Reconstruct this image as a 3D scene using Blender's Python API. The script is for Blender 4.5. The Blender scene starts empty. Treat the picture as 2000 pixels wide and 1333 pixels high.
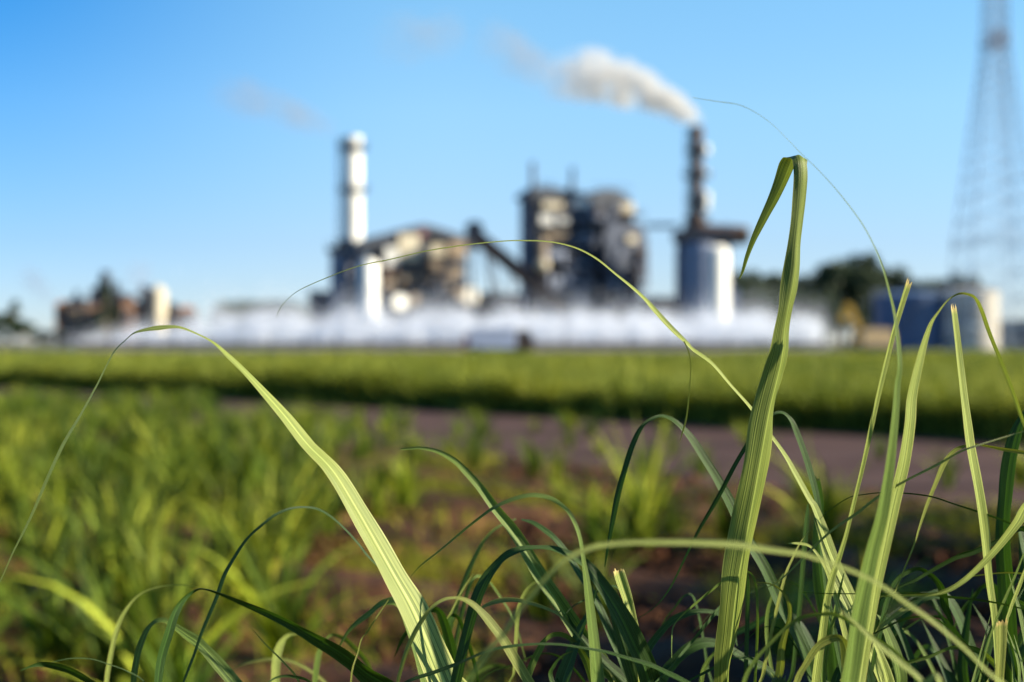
import bpy, math, random
import numpy as np
from mathutils import Vector, Matrix
R = math.radians
sc = bpy.context.scene
col = sc.collection

# ------------------------------------------------------------------ camera, sky, sun, exposure
CAM_H = 1.55
FPX = 50 / 36 * 2000.0          # focal length in photo pixels
HY = 668.0                      # horizon row in the photo
cam_d = bpy.data.cameras.new('camera'); cam = bpy.data.objects.new('camera', cam_d); col.objects.link(cam)
cam.location = (0, 0, CAM_H)
cam.rotation_euler = (R(90) + math.atan((HY - 666.5) / FPX), 0, 0)
cam_d.lens = 50; cam_d.sensor_width = 36; cam_d.clip_start = 0.05; cam_d.clip_end = 9000
cam_d.dof.use_dof = True; cam_d.dof.focus_distance = 1.10; cam_d.dof.aperture_fstop = 4.1
sc.camera = cam

SUN_AZ, SUN_EL = 97.0, 26.0     # azimuth from +Y towards +X
w = bpy.data.worlds.new("World"); sc.world = w; w.use_nodes = True
nt = w.node_tree; bg = nt.nodes['Background']
sky = nt.nodes.new('ShaderNodeTexSky'); sky.sky_type = 'NISHITA'; sky.sun_disc = False
sky.sun_elevation = R(SUN_EL); sky.sun_rotation = R(SUN_AZ)
sky.altitude = 0; sky.air_density = 1.0; sky.dust_density = 0.0; sky.ozone_density = 2.0
hs = nt.nodes.new('ShaderNodeHueSaturation'); hs.inputs['Saturation'].default_value = 1.18
# the air near the horizon is a clear cool blue that day
wtc = nt.nodes.new('ShaderNodeTexCoord'); wsp = nt.nodes.new('ShaderNodeSeparateXYZ'); wrp = nt.nodes.new('ShaderNodeValToRGB'); wmx = nt.nodes.new('ShaderNodeMix')
wmx.data_type = 'RGBA'; wmx.blend_type = 'MULTIPLY'; wmx.inputs[0].default_value = 1
nt.links.new(wtc.outputs['Generated'], wsp.inputs[0]); nt.links.new(wsp.outputs[2], wrp.inputs[0])
for i_, (p_, c_) in enumerate(((0.0, (.50, .62, 1.08)), (.07, (.63, .71, .96)), (.16, (.92, 1.02, 1.08)), (.30, (1.06, 1.30, 1.22)))):
    if i_ > 1: wrp.color_ramp.elements.new(p_)
    wrp.color_ramp.elements[i_].position = p_; wrp.color_ramp.elements[i_].color = (*c_, 1)
nt.links.new(sky.outputs[0], hs.inputs['Color']); nt.links.new(hs.outputs[0], wmx.inputs[6]); nt.links.new(wrp.outputs[0], wmx.inputs[7]); 
# lens corner darkening put into the sky colour, strongest high up on the left
wa = nt.nodes.new('ShaderNodeMapRange'); wa.interpolation_type = 'SMOOTHSTEP'; wa.inputs[1].default_value = -.03; wa.inputs[2].default_value = -.38; nt.links.new(wsp.outputs[0], wa.inputs[0])
wb = nt.nodes.new('ShaderNodeMapRange'); wb.inputs[1].default_value = -.04; wb.inputs[2].default_value = .23; nt.links.new(wsp.outputs[2], wb.inputs[0])
wc = nt.nodes.new('ShaderNodeMath'); wc.operation = 'MULTIPLY'; nt.links.new(wa.outputs[0], wc.inputs[0]); nt.links.new(wb.outputs[0], wc.inputs[1])
wd = nt.nodes.new('ShaderNodeMix'); wd.data_type = 'RGBA'; wd.inputs[6].default_value = (1, 1, 1, 1); wd.inputs[7].default_value = (.16, .52, .82, 1); nt.links.new(wc.outputs[0], wd.inputs[0])
we = nt.nodes.new('ShaderNodeMix'); we.data_type = 'RGBA'; we.blend_type = 'MULTIPLY'; we.inputs[0].default_value = 1
nt.links.new(wmx.outputs[2], we.inputs[6]); nt.links.new(wd.outputs[2], we.inputs[7]); nt.links.new(we.outputs[2], bg.inputs['Color'])
bg.inputs['Strength'].default_value = 0.066
sd = bpy.data.lights.new('sun', 'SUN'); sd.energy = 4.9; sd.angle = R(0.53); sd.color = (1.0, 0.89, 0.69)
sun = bpy.data.objects.new('sun', sd); col.objects.link(sun)
SDIR = Vector((math.sin(R(SUN_AZ)) * math.cos(R(SUN_EL)), math.cos(R(SUN_AZ)) * math.cos(R(SUN_EL)), math.sin(R(SUN_EL))))
sun.rotation_euler = SDIR.to_track_quat('Z', 'Y').to_euler(); sun.location = (60, -10, 60)
sc.view_settings.view_transform = 'Standard'; sc.view_settings.look = 'None'
sc.view_settings.exposure = 1.50; sc.view_settings.gamma = 1.0
cy = sc.cycles
cy.use_denoising = True
cy.max_bounces = 7; cy.diffuse_bounces = 3; cy.glossy_bounces = 2; cy.transmission_bounces = 4
cy.transparent_max_bounces = 8; cy.volume_bounces = 2; cy.volume_step_rate = 1.0
cy.caustics_reflective = False; cy.caustics_refractive = False

# ------------------------------------------------------------------ helpers
rng = np.random.default_rng(7); random.seed(7)

def at(px, py, d):
    """point seen at photo pixel (px,py) and distance d"""
    return Vector(((px - 1000) / FPX * d, d, CAM_H + (HY - py) / FPX * d))

def tag(o, label=None, cat=None, group=None, kind=None):
    if label: o['label'] = label
    if cat: o['category'] = cat
    if group: o['group'] = group
    if kind: o['kind'] = kind
    return o

def empty(name, loc, label, cat, group=None, rz=0.0):
    o = bpy.data.objects.new(name, None); col.objects.link(o); o.empty_display_size = 0.2
    o.location = loc; o.rotation_euler = (0, 0, rz)
    return tag(o, label, cat, group)

def nmesh(name, verts, faces, mat=None, uvs=None, smooth=False):
    """mesh from arrays; faces: list of tuples or (n,k) array"""
    me = bpy.data.meshes.new(name)
    v = np.asarray(verts, dtype=np.float32).reshape(-1, 3)
    if isinstance(faces, np.ndarray):
        n, k = faces.shape
        me.vertices.add(len(v)); me.vertices.foreach_set('co', v.ravel())
        me.loops.add(n * k); me.loops.foreach_set('vertex_index', faces.astype(np.int32).ravel())
        me.polygons.add(n)
        me.polygons.foreach_set('loop_start', np.arange(0, n * k, k, dtype=np.int32))
        me.polygons.foreach_set('loop_total', np.full(n, k, dtype=np.int32))
        me.update(calc_edges=True)
    else:
        me.from_pydata([tuple(p) for p in v.tolist()], [], faces); me.update()
    if uvs is not None:
        uv = me.uv_layers.new(name='uv')
        li = np.empty(len(me.loops), dtype=np.int32); me.loops.foreach_get('vertex_index', li)
        uv.data.foreach_set('uv', np.asarray(uvs, dtype=np.float32)[li].ravel())
    if smooth: me.polygons.foreach_set('use_smooth', np.ones(len(me.polygons), dtype=bool))
    if mat: me.materials.append(mat)
    return me

def link(name, me, parent=None):
    o = bpy.data.objects.new(name, me); col.objects.link(o)
    if parent is not None: o.parent = parent
    return o

class MB:
    """collects boxes, bars, tubes; build() links them as ONE mesh object"""
    def __init__(s): s.v = []; s.f = []
    def add(s, vs, fs):
        n = len(s.v); s.v += [tuple(p) for p in vs]; s.f += [tuple(i + n for i in f) for f in fs]; return s
    def box(s, x0, x1, y0, y1, z0, z1):
        vs = [(x, y, z) for z in (z0, z1) for y in (y0, y1) for x in (x0, x1)]
        return s.add(vs, [(0, 2, 3, 1), (4, 5, 7, 6), (0, 1, 5, 4), (2, 6, 7, 3), (0, 4, 6, 2), (1, 3, 7, 5)])
    def bar(s, a, b, r, n=6, r2=None):
        a = Vector(a); b = Vector(b); d = (b - a).normalized(); r2 = r if r2 is None else r2
        u = d.orthogonal().normalized(); w_ = d.cross(u)
        vs = []
        for p, rr in ((a, r), (b, r2)):
            for i in range(n):
                t = 2 * math.pi * i / n + math.pi / n
                vs.append(p + (u * math.cos(t) + w_ * math.sin(t)) * rr)
        fs = [(i, (i + 1) % n, n + (i + 1) % n, n + i) for i in range(n)] + [tuple(range(n))[::-1], tuple(range(n, 2 * n))]
        return s.add(vs, fs)
    def lathe(s, cx, cy_, prof, n=28):
        """prof: list of (r,z)"""
        vs = []; fs = []
        for r, z in prof:
            for i in range(n):
                t = 2 * math.pi * i / n
                vs.append((cx + r * math.cos(t), cy_ + r * math.sin(t), z))
        for k in range(len(prof) - 1):
            for i in range(n):
                j = (i + 1) % n
                fs.append((k * n + i, k * n + j, (k + 1) * n + j, (k + 1) * n + i))
        fs.append(tuple(range(n))[::-1]); fs.append(tuple(range((len(prof) - 1) * n, len(prof) * n)))
        return s.add(vs, fs)
    def prism(s, poly, y0, y1):
        """poly in xz, extruded in y"""
        n = len(poly)
        vs = [(x, y0, z) for x, z in poly] + [(x, y1, z) for x, z in poly]
        fs = [tuple(range(n)), tuple(range(n, 2 * n))[::-1]] + [(i, n + i, n + (i + 1) % n, (i + 1) % n) for i in range(n)]
        return s.add(vs, fs)
    def build(s, name, mat, parent=None, smooth=False):
        me = nmesh(name, s.v, s.f, mat, smooth=smooth)
        if smooth:
            import bmesh
            bm = bmesh.new(); bm.from_mesh(me)
            for e in bm.edges:
                if len(e.link_faces) == 2 and e.calc_face_angle(0) > R(40): e.smooth = False
            bm.to_mesh(me); bm.free()
        return link(name, me, parent)

# ------------------------------------------------------------------ materials
def mat_new(name):
    m = bpy.data.materials.new(name); m.use_nodes = True
    t = m.node_tree; b = t.nodes['Principled BSDF']
    return m, t, b

def N(t, typ, **kw):
    n = t.nodes.new(typ)
    for k, v in kw.items():
        if k.startswith('i_'): n.inputs[int(k[2:])].default_value = v
        else: setattr(n, k, v)
    return n

def ramp(t, src, stops):
    r = N(t, 'ShaderNodeValToRGB'); els = r.color_ramp.elements
    while len(els) < len(stops): els.new(0.5)
    for e, (p, c) in zip(els, stops): e.position = p; e.color = (*c, 1)
    t.links.new(src, r.inputs[0]); return r.outputs[0]

def plain(name, c, rough=0.6, metal=0.0, var=0.25, scale=0.5, c2=None, streak=False, spec=0.5):
    """surface with noise colour variation (dirt, wear)"""
    m, t, b = mat_new(name)
    tc = N(t, 'ShaderNodeTexCoord'); src = tc.outputs['Object']
    if streak:
        mp = N(t, 'ShaderNodeMapping'); mp.inputs['Scale'].default_value = (1, 1, 0.15)
        t.links.new(src, mp.inputs[0]); src = mp.outputs[0]
    n = N(t, 'ShaderNodeTexNoise'); n.inputs['Scale'].default_value = scale; n.inputs['Detail'].default_value = 6
    n.inputs['Roughness'].default_value = 0.65
    t.links.new(src, n.inputs['Vector'])
    c2 = c2 or tuple(x * (1 - var) for x in c)
    o = ramp(t, n.outputs['Fac'], [(0.35, c2), (0.62, c)])
    t.links.new(o, b.inputs['Base Color'])
    b.inputs['Roughness'].default_value = rough; b.inputs['Metallic'].default_value = metal
    b.inputs['Specular IOR Level'].default_value = spec
    return m

def leaf_mat(name, lit, deep, trans, tint=True, stripes=17, rough=0.50, dry=(0.42, 0.33, 0.14), dry_at=0.994, tf=0.30, spec=0.28, island=False):
    m, t, b = mat_new(name); L = t.links.new
    uv = N(t, 'ShaderNodeUVMap'); uv.uv_map = 'uv'
    sep = N(t, 'ShaderNodeSeparateXYZ'); L(uv.outputs[0], sep.inputs[0])
    # noise stretched along the blade: long parallel veins
    mp = N(t, 'ShaderNodeMapping'); mp.inputs['Scale'].default_value = (stripes * 1.6, 2.0, 1); L(uv.outputs[0], mp.inputs[0])
    oi = N(t, 'ShaderNodeObjectInfo')
    cmb = N(t, 'ShaderNodeCombineXYZ'); L(oi.outputs['Random'], cmb.inputs[0]); L(oi.outputs['Random'], cmb.inputs[1])
    vs = N(t, 'ShaderNodeVectorMath', operation='SCALE'); vs.inputs['Scale'].default_value = 37.0; L(cmb.outputs[0], vs.inputs[0])
    va = N(t, 'ShaderNodeVectorMath', operation='ADD'); L(mp.outputs[0], va.inputs[0]); L(vs.outputs[0], va.inputs[1])
    nz = N(t, 'ShaderNodeTexNoise'); nz.inputs['Scale'].default_value = 1.0; nz.inputs['Detail'].default_value = 3; L(va.outputs[0], nz.inputs['Vector'])
    mul = N(t, 'ShaderNodeMath', operation='MULTIPLY', i_1=stripes * 6.2832); L(sep.outputs[0], mul.inputs[0])
    sn = N(t, 'ShaderNodeMath', operation='SINE'); L(mul.outputs[0], sn.inputs[0])
    ad = N(t, 'ShaderNodeMath', operation='MULTIPLY_ADD', i_1=0.07); L(sn.outputs[0], ad.inputs[0]); L(nz.outputs['Fac'], ad.inputs[2])
    c1 = ramp(t, ad.outputs[0], [(0.34, deep), (0.60, lit)])
    # blotches
    mp2 = N(t, 'ShaderNodeMapping'); mp2.inputs['Scale'].default_value = (3, 14, 1); L(uv.outputs[0], mp2.inputs[0])
    n2 = N(t, 'ShaderNodeTexNoise'); n2.inputs['Scale'].default_value = 1.5; n2.inputs['Detail'].default_value = 8; L(mp2.outputs[0], n2.inputs['Vector'])
    bl = N(t, 'ShaderNodeMix', data_type='RGBA', blend_type='MULTIPLY'); bl.inputs[0].default_value = 0.6
    L(c1, bl.inputs[6]); L(ramp(t, n2.outputs['Fac'], [(0.3, (0.72, 0.78, 0.7)), (0.6, (1.08, 1.04, 1.0))]), bl.inputs[7])
    # pale midrib
    sb = N(t, 'ShaderNodeMath', operation='SUBTRACT', i_1=0.5); L(sep.outputs[0], sb.inputs[0])
    ab = N(t, 'ShaderNodeMath', operation='ABSOLUTE'); L(sb.outputs[0], ab.inputs[0])
    mr = N(t, 'ShaderNodeMapRange'); mr.inputs[1].default_value = 0.02; mr.inputs[2].default_value = 0.055; mr.inputs[3].default_value = 0.38; mr.inputs[4].default_value = 0.0
    L(ab.outputs[0], mr.inputs[0])
    mx = N(t, 'ShaderNodeMix', data_type='RGBA'); L(mr.outputs[0], mx.inputs[0]); L(bl.outputs[2], mx.inputs[6])
    mx.inputs[7].default_value = (*[min(1, x * 1.9 + 0.05) for x in lit], 1)
    # pale edge
    me_ = N(t, 'ShaderNodeMapRange'); me_.inputs[1].default_value = 0.455; me_.inputs[2].default_value = 0.49; me_.inputs[3].default_value = 0.0; me_.inputs[4].default_value = 0.55
    L(ab.outputs[0], me_.inputs[0])
    mxe = N(t, 'ShaderNodeMix', data_type='RGBA'); L(me_.outputs[0], mxe.inputs[0]); L(mx.outputs[2], mxe.inputs[6])
    mxe.inputs[7].default_value = (0.34, 0.33, 0.12, 1)
    # dry tip
    mt = N(t, 'ShaderNodeMapRange'); mt.inputs[1].default_value = dry_at - 0.004; mt.inputs[2].default_value = dry_at + 0.004
    L(sep.outputs[1], mt.inputs[0])
    mxt = N(t, 'ShaderNodeMix', data_type='RGBA'); L(mt.outputs[0], mxt.inputs[0]); L(mxe.outputs[2], mxt.inputs[6]); mxt.inputs[7].default_value = (*dry, 1)
    fin = mxt.outputs[2]
    # brown specks and dried streaks
    mp3 = N(t, 'ShaderNodeMapping'); mp3.inputs['Scale'].default_value = (7, 40, 1); L(uv.outputs[0], mp3.inputs[0])
    va3 = N(t, 'ShaderNodeVectorMath', operation='ADD'); L(mp3.outputs[0], va3.inputs[0]); L(vs.outputs[0], va3.inputs[1])
    n5 = N(t, 'ShaderNodeTexNoise'); n5.inputs['Scale'].default_value = 1.0; n5.inputs['Detail'].default_value = 5; n5.inputs['Roughness'].default_value = .7; L(va3.outputs[0], n5.inputs['Vector'])
    m5 = N(t, 'ShaderNodeMapRange'); m5.inputs[1].default_value = .64; m5.inputs[2].default_value = .72; m5.inputs[4].default_value = .7; L(n5.outputs['Fac'], m5.inputs[0])
    mx5 = N(t, 'ShaderNodeMix', data_type='RGBA'); L(m5.outputs[0], mx5.inputs[0]); L(fin, mx5.inputs[6]); mx5.inputs[7].default_value = (0.20, 0.14, 0.05, 1); fin = mx5.outputs[2]
    if island:      # every blade its own shade of green
        gi = N(t, 'ShaderNodeNewGeometry'); il = N(t, 'ShaderNodeMix', data_type='RGBA', blend_type='MULTIPLY'); il.inputs[0].default_value = 1.0
        L(fin, il.inputs[6]); L(ramp(t, gi.outputs['Random Per Island'], [(0.0, (.16, .22, .16)), (0.45, (.62, .72, .6)), (0.8, (1.2, 1.2, 1.05)), (1.0, (1.75, 1.68, 1.3))]), il.inputs[7]); fin = il.outputs[2]
        n6 = N(t, 'ShaderNodeTexNoise'); n6.inputs['Scale'].default_value = 0.16; n6.inputs['Detail'].default_value = 3; L(gi.outputs['Position'], n6.inputs['Vector'])
        i2 = N(t, 'ShaderNodeMix', data_type='RGBA', blend_type='MULTIPLY'); i2.inputs[0].default_value = 1.0
        L(fin, i2.inputs[6]); L(ramp(t, n6.outputs['Fac'], [(0.35, (.70, .80, .72)), (0.62, (1.15, 1.12, 1.0))]), i2.inputs[7]); fin = i2.outputs[2]
    if tint:
        tm = N(t, 'ShaderNodeMix', data_type='RGBA', blend_type='MULTIPLY'); tm.inputs[0].default_value = 1.0
        L(fin, tm.inputs[6]); L(oi.outputs['Color'], tm.inputs[7]); fin = tm.outputs[2]
    L(fin, b.inputs['Base Color']); b.inputs['Roughness'].default_value = rough
    b.inputs['Specular IOR Level'].default_value = spec
    bp = N(t, 'ShaderNodeBump'); bp.inputs['Strength'].default_value = 0.5; bp.inputs['Distance'].default_value = 0.0012
    L(ad.outputs[0], bp.inputs['Height']); L(bp.outputs[0], b.inputs['Normal'])
    tr = N(t, 'ShaderNodeBsdfTranslucent')
    tm2 = N(t, 'ShaderNodeMix', data_type='RGBA', blend_type='MULTIPLY'); tm2.inputs[0].default_value = 1.0
    L(fin, tm2.inputs[6]); tm2.inputs[7].default_value = (*trans, 1); L(tm2.outputs[2], tr.inputs['Color']); L(bp.outputs[0], tr.inputs['Normal'])
    ms = N(t, 'ShaderNodeMixShader'); ms.inputs[0].default_value = tf
    L(b.outputs[0], ms.inputs[1]); L(tr.outputs[0], ms.inputs[2]); L(ms.outputs[0], t.nodes['Material Output'].inputs['Surface'])
    return m

M = {}
M['leaf'] = leaf_mat('cane_leaf', (0.225, 0.27, 0.072), (0.062, 0.10, 0.018), (1.3, 1.3, 0.4))
M['leaf_bg'] = leaf_mat('young_cane_leaf', (0.30, 0.335, 0.060), (0.030, 0.045, 0.006), (1.5, 1.5, 0.5), stripes=4, rough=0.6, tint=True, spec=0.12, island=True, tf=.22)
M['stalk'] = plain('cane_stalk', (0.22, 0.24, 0.08), 0.5, var=0.4, scale=9, c2=(0.12, 0.07, 0.05), streak=True)
M['steel_dark'] = plain('dark_painted_steel', (0.022, 0.032, 0.055), 0.65, var=0.5, scale=0.4)
M['steel_body'] = plain('dark_blue_grey_cladding', (0.050, 0.068, 0.115), 0.7, var=0.45, scale=0.25, streak=True)  # dark blue-grey, varied by streaks drawn out along the height
M['clad_cream'] = plain('weathered_cream_cladding', (0.60, 0.53, 0.39), 0.6, var=0.4, scale=0.5, streak=True)
M['clad_tan'] = plain('tan_stained_cladding', (0.29, 0.22, 0.15), 0.7, var=0.5, scale=0.5, streak=True)
M['clad_white'] = plain('white_cladding', (0.68, 0.67, 0.63), 0.5, var=0.3, scale=0.4, streak=True)
M['vessel'] = plain('shade_toned_vessel_plate', (0.17, 0.20, 0.28), 0.45, var=0.25, scale=0.3, streak=True, metal=0.0)  # blue-grey of the cylinders' shaded sides put into the base colour
M['vessel_white'] = plain('white_vessel_paint', (0.84, 0.82, 0.75), 0.4, var=0.32, scale=0.3, streak=True)
M['rust'] = plain('rust_brown_plate', (0.085, 0.040, 0.024), 0.75, var=0.5, scale=0.5, c2=(0.020, 0.014, 0.012), streak=True)
M['red'] = plain('faded_red_paint', (0.16, 0.05, 0.06), 0.6)
M['brick'] = plain('brown_brick_wall', (0.36, 0.20, 0.13), 0.85, var=0.4, scale=0.3)
M['terracotta'] = plain('terracotta_roof', (0.45, 0.20, 0.09), 0.85, var=0.3)
M['tank_blue'] = plain('dull_blue_tank_paint', (0.065, 0.11, 0.21), 0.55, var=0.2, scale=0.3, streak=True)
M['tank_cream'] = plain('cream_tank_paint', (0.40, 0.365, 0.305), 0.55, var=0.2, scale=0.3, streak=True)
M['yellow'] = plain('yellow_machine_paint', (0.62, 0.36, 0.04), 0.5, var=0.2)
M['tanbox'] = plain('orange_tan_tarpaulin', (0.72, 0.48, 0.24), 0.8, var=0.2)
M['blue_paint'] = plain('blue_truck_paint', (0.44, 0.48, 0.60), 0.4, var=0.15)
M['glass'] = plain('dark_window_glass', (0.03, 0.04, 0.05), 0.1)
M['rubber'] = plain('black_rubber', (0.02, 0.02, 0.02), 0.9)
M['concrete'] = plain('stained_concrete', (0.48, 0.38, 0.33), 0.9, var=0.25, scale=0.4)
M['pylon'] = plain('galvanised_lattice_steel', (0.32, 0.40, 0.50), 0.6, var=0.2)
M['bark'] = plain('eucalyptus_bark', (0.20, 0.15, 0.11), 0.9, var=0.5, scale=2)

# ------------------------------------------------------------------ ground and road
def far_edge(x): return 29.7 - 1.08 * x       # far verge of the dirt road
def near_edge(x): return 18.4 - 1.22 * x      # near verge

def vnoise(x, y, f, seed=0):
    """cheap smooth value noise in numpy"""
    x = x * f + seed * 13.7; y = y * f + seed * 7.3
    xi = np.floor(x).astype(int); yi = np.floor(y).astype(int); fx = x - xi; fy = y - yi
    fx = fx * fx * (3 - 2 * fx); fy = fy * fy * (3 - 2 * fy)
    def h(a, b): 
        s = np.sin(a * 127.1 + b * 311.7 + seed * 17.0) * 43758.5453
        return s - np.floor(s)
    return (h(xi, yi) * (1 - fx) + h(xi + 1, yi) * fx) * (1 - fy) + (h(xi, yi + 1) * (1 - fx) + h(xi + 1, yi + 1) * fx) * fy

xs = np.concatenate([-np.geomspace(14, 4000, 24)[::-1], np.arange(-13.8, 11, 0.13), np.geomspace(11.2, 4000, 24)])
ys = np.concatenate([[-600, -150, -50, -15, -5], np.arange(-2, 24, 0.13), np.geomspace(24.3, 6000, 40)])
GX, GY = np.meshgrid(xs, ys)
soilmask = np.clip((near_edge(GX) - 0.3 - GY) / 1.2, 0, 1) * (GY > -3) * (GX > -14) * (GX < 11)
ridge = (GY + 1.22 * GX) / 1.578 / 1.5
GZ = soilmask * (0.085 * np.sin(2 * math.pi * ridge) + 0.10 * (vnoise(GX, GY, 1.1, 1) - 0.5) + 0.09 * (vnoise(GX, GY, 3.1, 2) - 0.5) + 0.05 * (vnoise(GX, GY, 7.5, 3) - 0.5))
nx, ny = len(xs), len(ys)
idx = np.arange(nx * ny).reshape(ny, nx)
gf = np.stack([idx[:-1, :-1], idx[:-1, 1:], idx[1:, 1:], idx[1:, :-1]], -1).reshape(-1, 4)
m, t, b = mat_new('red_earth'); L = t.links.new
tc = N(t, 'ShaderNodeTexCoord')
n1 = N(t, 'ShaderNodeTexNoise'); n1.inputs['Scale'].default_value = 1.3; n1.inputs['Detail'].default_value = 9; n1.inputs['Roughness'].default_value = 0.7; L(tc.outputs['Object'], n1.inputs['Vector'])
c_soil = ramp(t, n1.outputs['Fac'], [(0.30, (0.012, 0.005, 0.003)), (0.53, (0.065, 0.025, 0.010)), (0.74, (0.26, 0.12, 0.05))])
n3 = N(t, 'ShaderNodeTexNoise'); n3.inputs['Scale'].default_value = 11; n3.inputs['Detail'].default_value = 6; L(tc.outputs['Object'], n3.inputs['Vector'])
mm = N(t, 'ShaderNodeMix', data_type='RGBA', blend_type='MULTIPLY'); mm.inputs[0].default_value = 0.8
L(c_soil, mm.inputs[6]); L(ramp(t, n3.outputs['Fac'], [(0.35, (0.45, 0.42, 0.4)), (0.62, (1.25, 1.2, 1.15))]), mm.inputs[7])
# beyond the cane the yard turns to paler trodden dirt and dry grass
sepp = N(t, 'ShaderNodeSeparateXYZ'); L(tc.outputs['Object'], sepp.inputs[0])
mrg = N(t, 'ShaderNodeMapRange'); mrg.inputs[1].default_value = 105; mrg.inputs[2].default_value = 125; L(sepp.outputs[1], mrg.inputs[0])
n4 = N(t, 'ShaderNodeTexNoise'); n4.inputs['Scale'].default_value = 0.05; n4.inputs['Detail'].default_value = 5; L(tc.outputs['Object'], n4.inputs['Vector'])
far = ramp(t, n4.outputs['Fac'], [(0.4, (0.045, 0.06, 0.025)), (0.6, (0.13, 0.105, 0.07))])
mg = N(t, 'ShaderNodeMix', data_type='RGBA'); L(mrg.outputs[0], mg.inputs[0]); L(mm.outputs[2], mg.inputs[6]); L(far, mg.inputs[7])
L(mg.outputs[2], b.inputs['Base Color']); b.inputs['Roughness'].default_value = 0.95; b.inputs['Specular IOR Level'].default_value = 0.2
bp = N(t, 'ShaderNodeBump'); bp.inputs['Strength'].default_value = 0.9; bp.inputs['Distance'].default_value = 0.04; L(n3.outputs['Fac'], bp.inputs['Height']); L(bp.outputs[0], b.inputs['Normal'])
M['soil'] = m
g = link('ground', nmesh('ground', np.stack([GX, GY, GZ], -1).reshape(-1, 3), gf, M['soil'], smooth=True))
tag(g, 'red-brown ploughed earth under the cane', None, kind='structure')

m, t, b = mat_new('dirt_road'); L = t.links.new
tc = N(t, 'ShaderNodeTexCoord')
mp = N(t, 'ShaderNodeMapping'); mp.inputs['Rotation'].default_value = (0, 0, R(48)); mp.inputs['Scale'].default_value = (0.12, 1.0, 1); L(tc.outputs['Object'], mp.inputs[0])
n1 = N(t, 'ShaderNodeTexNoise'); n1.inputs['Scale'].default_value = 1.2; n1.inputs['Detail'].default_value = 7; L(mp.outputs[0], n1.inputs['Vector'])
L(ramp(t, n1.outputs['Fac'], [(0.32, (0.042, 0.023, 0.020)), (0.55, (0.066, 0.040, 0.036)), (0.75, (0.10, 0.062, 0.050))]), b.inputs['Base Color'])
b.inputs['Roughness'].default_value = 0.95; b.inputs['Specular IOR Level'].default_value = 0.08
n2 = N(t, 'ShaderNodeTexNoise'); n2.inputs['Scale'].default_value = 14; n2.inputs['Detail'].default_value = 5; L(tc.outputs['Object'], n2.inputs['Vector'])
bp = N(t, 'ShaderNodeBump'); bp.inputs['Strength'].default_value = 0.6; bp.inputs['Distance'].default_value = 0.02; L(n2.outputs['Fac'], bp.inputs['Height']); L(bp.outputs[0], b.inputs['Normal'])
M['road'] = m
xr = np.linspace(-90, 40, 400)
v = []; 
for x in xr:
    wob = 0.25 * math.sin(x * 1.7) + 0.15 * math.sin(x * 4.1 + 1)
    v.append((x, near_edge(x) + wob, 0.012)); v.append((x, far_edge(x) + 0.2 * math.sin(x * 2.3), 0.012))
rf = [(2 * i, 2 * i + 2, 2 * i + 3, 2 * i + 1) for i in range(len(xr) - 1)]
tag(link('road', nmesh('road', v, rf, M['road'])), 'packed purple-brown dirt road crossing behind the young cane', None, kind='structure')

# clods lying on the soil: many small lumps, one object
def clods(n):
    import bmesh
    bm = bmesh.new(); bmesh.ops.create_icosphere(bm, subdivisions=1, radius=1)
    bv = np.array([tuple(q.co) for q in bm.verts]); bf = np.array([[q.index for q in f.verts] for f in bm.faces]); bm.free()
    V = []; F = []; k = 0
    while k < n:
        d = rng.uniform(4.5, 19); x = rng.uniform(-0.42, 0.42) * d
        if d > near_edge(x) + 0.2: continue
        r = rng.uniform(0.015, 0.06) * (1.6 if rng.random() < 0.06 else 1)
        q = bv * (1 + rng.uniform(-0.3, 0.3, (len(bv), 1))) * r * np.array([rng.uniform(.8, 1.4), rng.uniform(.8, 1.4), rng.uniform(.5, .9)])
        V.append(q + np.array([x, d, 0.01 + r * 0.2])); F.append(bf + k * len(bv)); k += 1
    return link('soil_clods', nmesh('soil_clods', np.concatenate(V), np.concatenate(F), M['soil']))
tag(clods(4500), 'crumbly red-brown earth clods between the cane rows', 'soil', kind='stuff')

# puddle at the near verge of the road
m, t, b = mat_new('puddle_water'); b.inputs['Base Color'].default_value = (0.16, 0.16, 0.20, 1); b.inputs['Roughness'].default_value = 0.12; b.inputs['Specular IOR Level'].default_value = 0.8
pc = at(1828, 1010, 12.6); pts = []
for i in range(28):
    a = 2 * math.pi * i / 28; r = 1 + 0.2 * math.sin(3 * a) + 0.1 * math.sin(7 * a + 1)
    pts.append((pc.x + 0.17 * r * math.cos(a), 12.62 + 0.55 * r * math.sin(a), 0.030))
tag(link('puddle', nmesh('puddle', pts, [tuple(range(28))], m)), 'small sky-blue puddle at the near verge of the dirt road', None, kind='structure')

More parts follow.
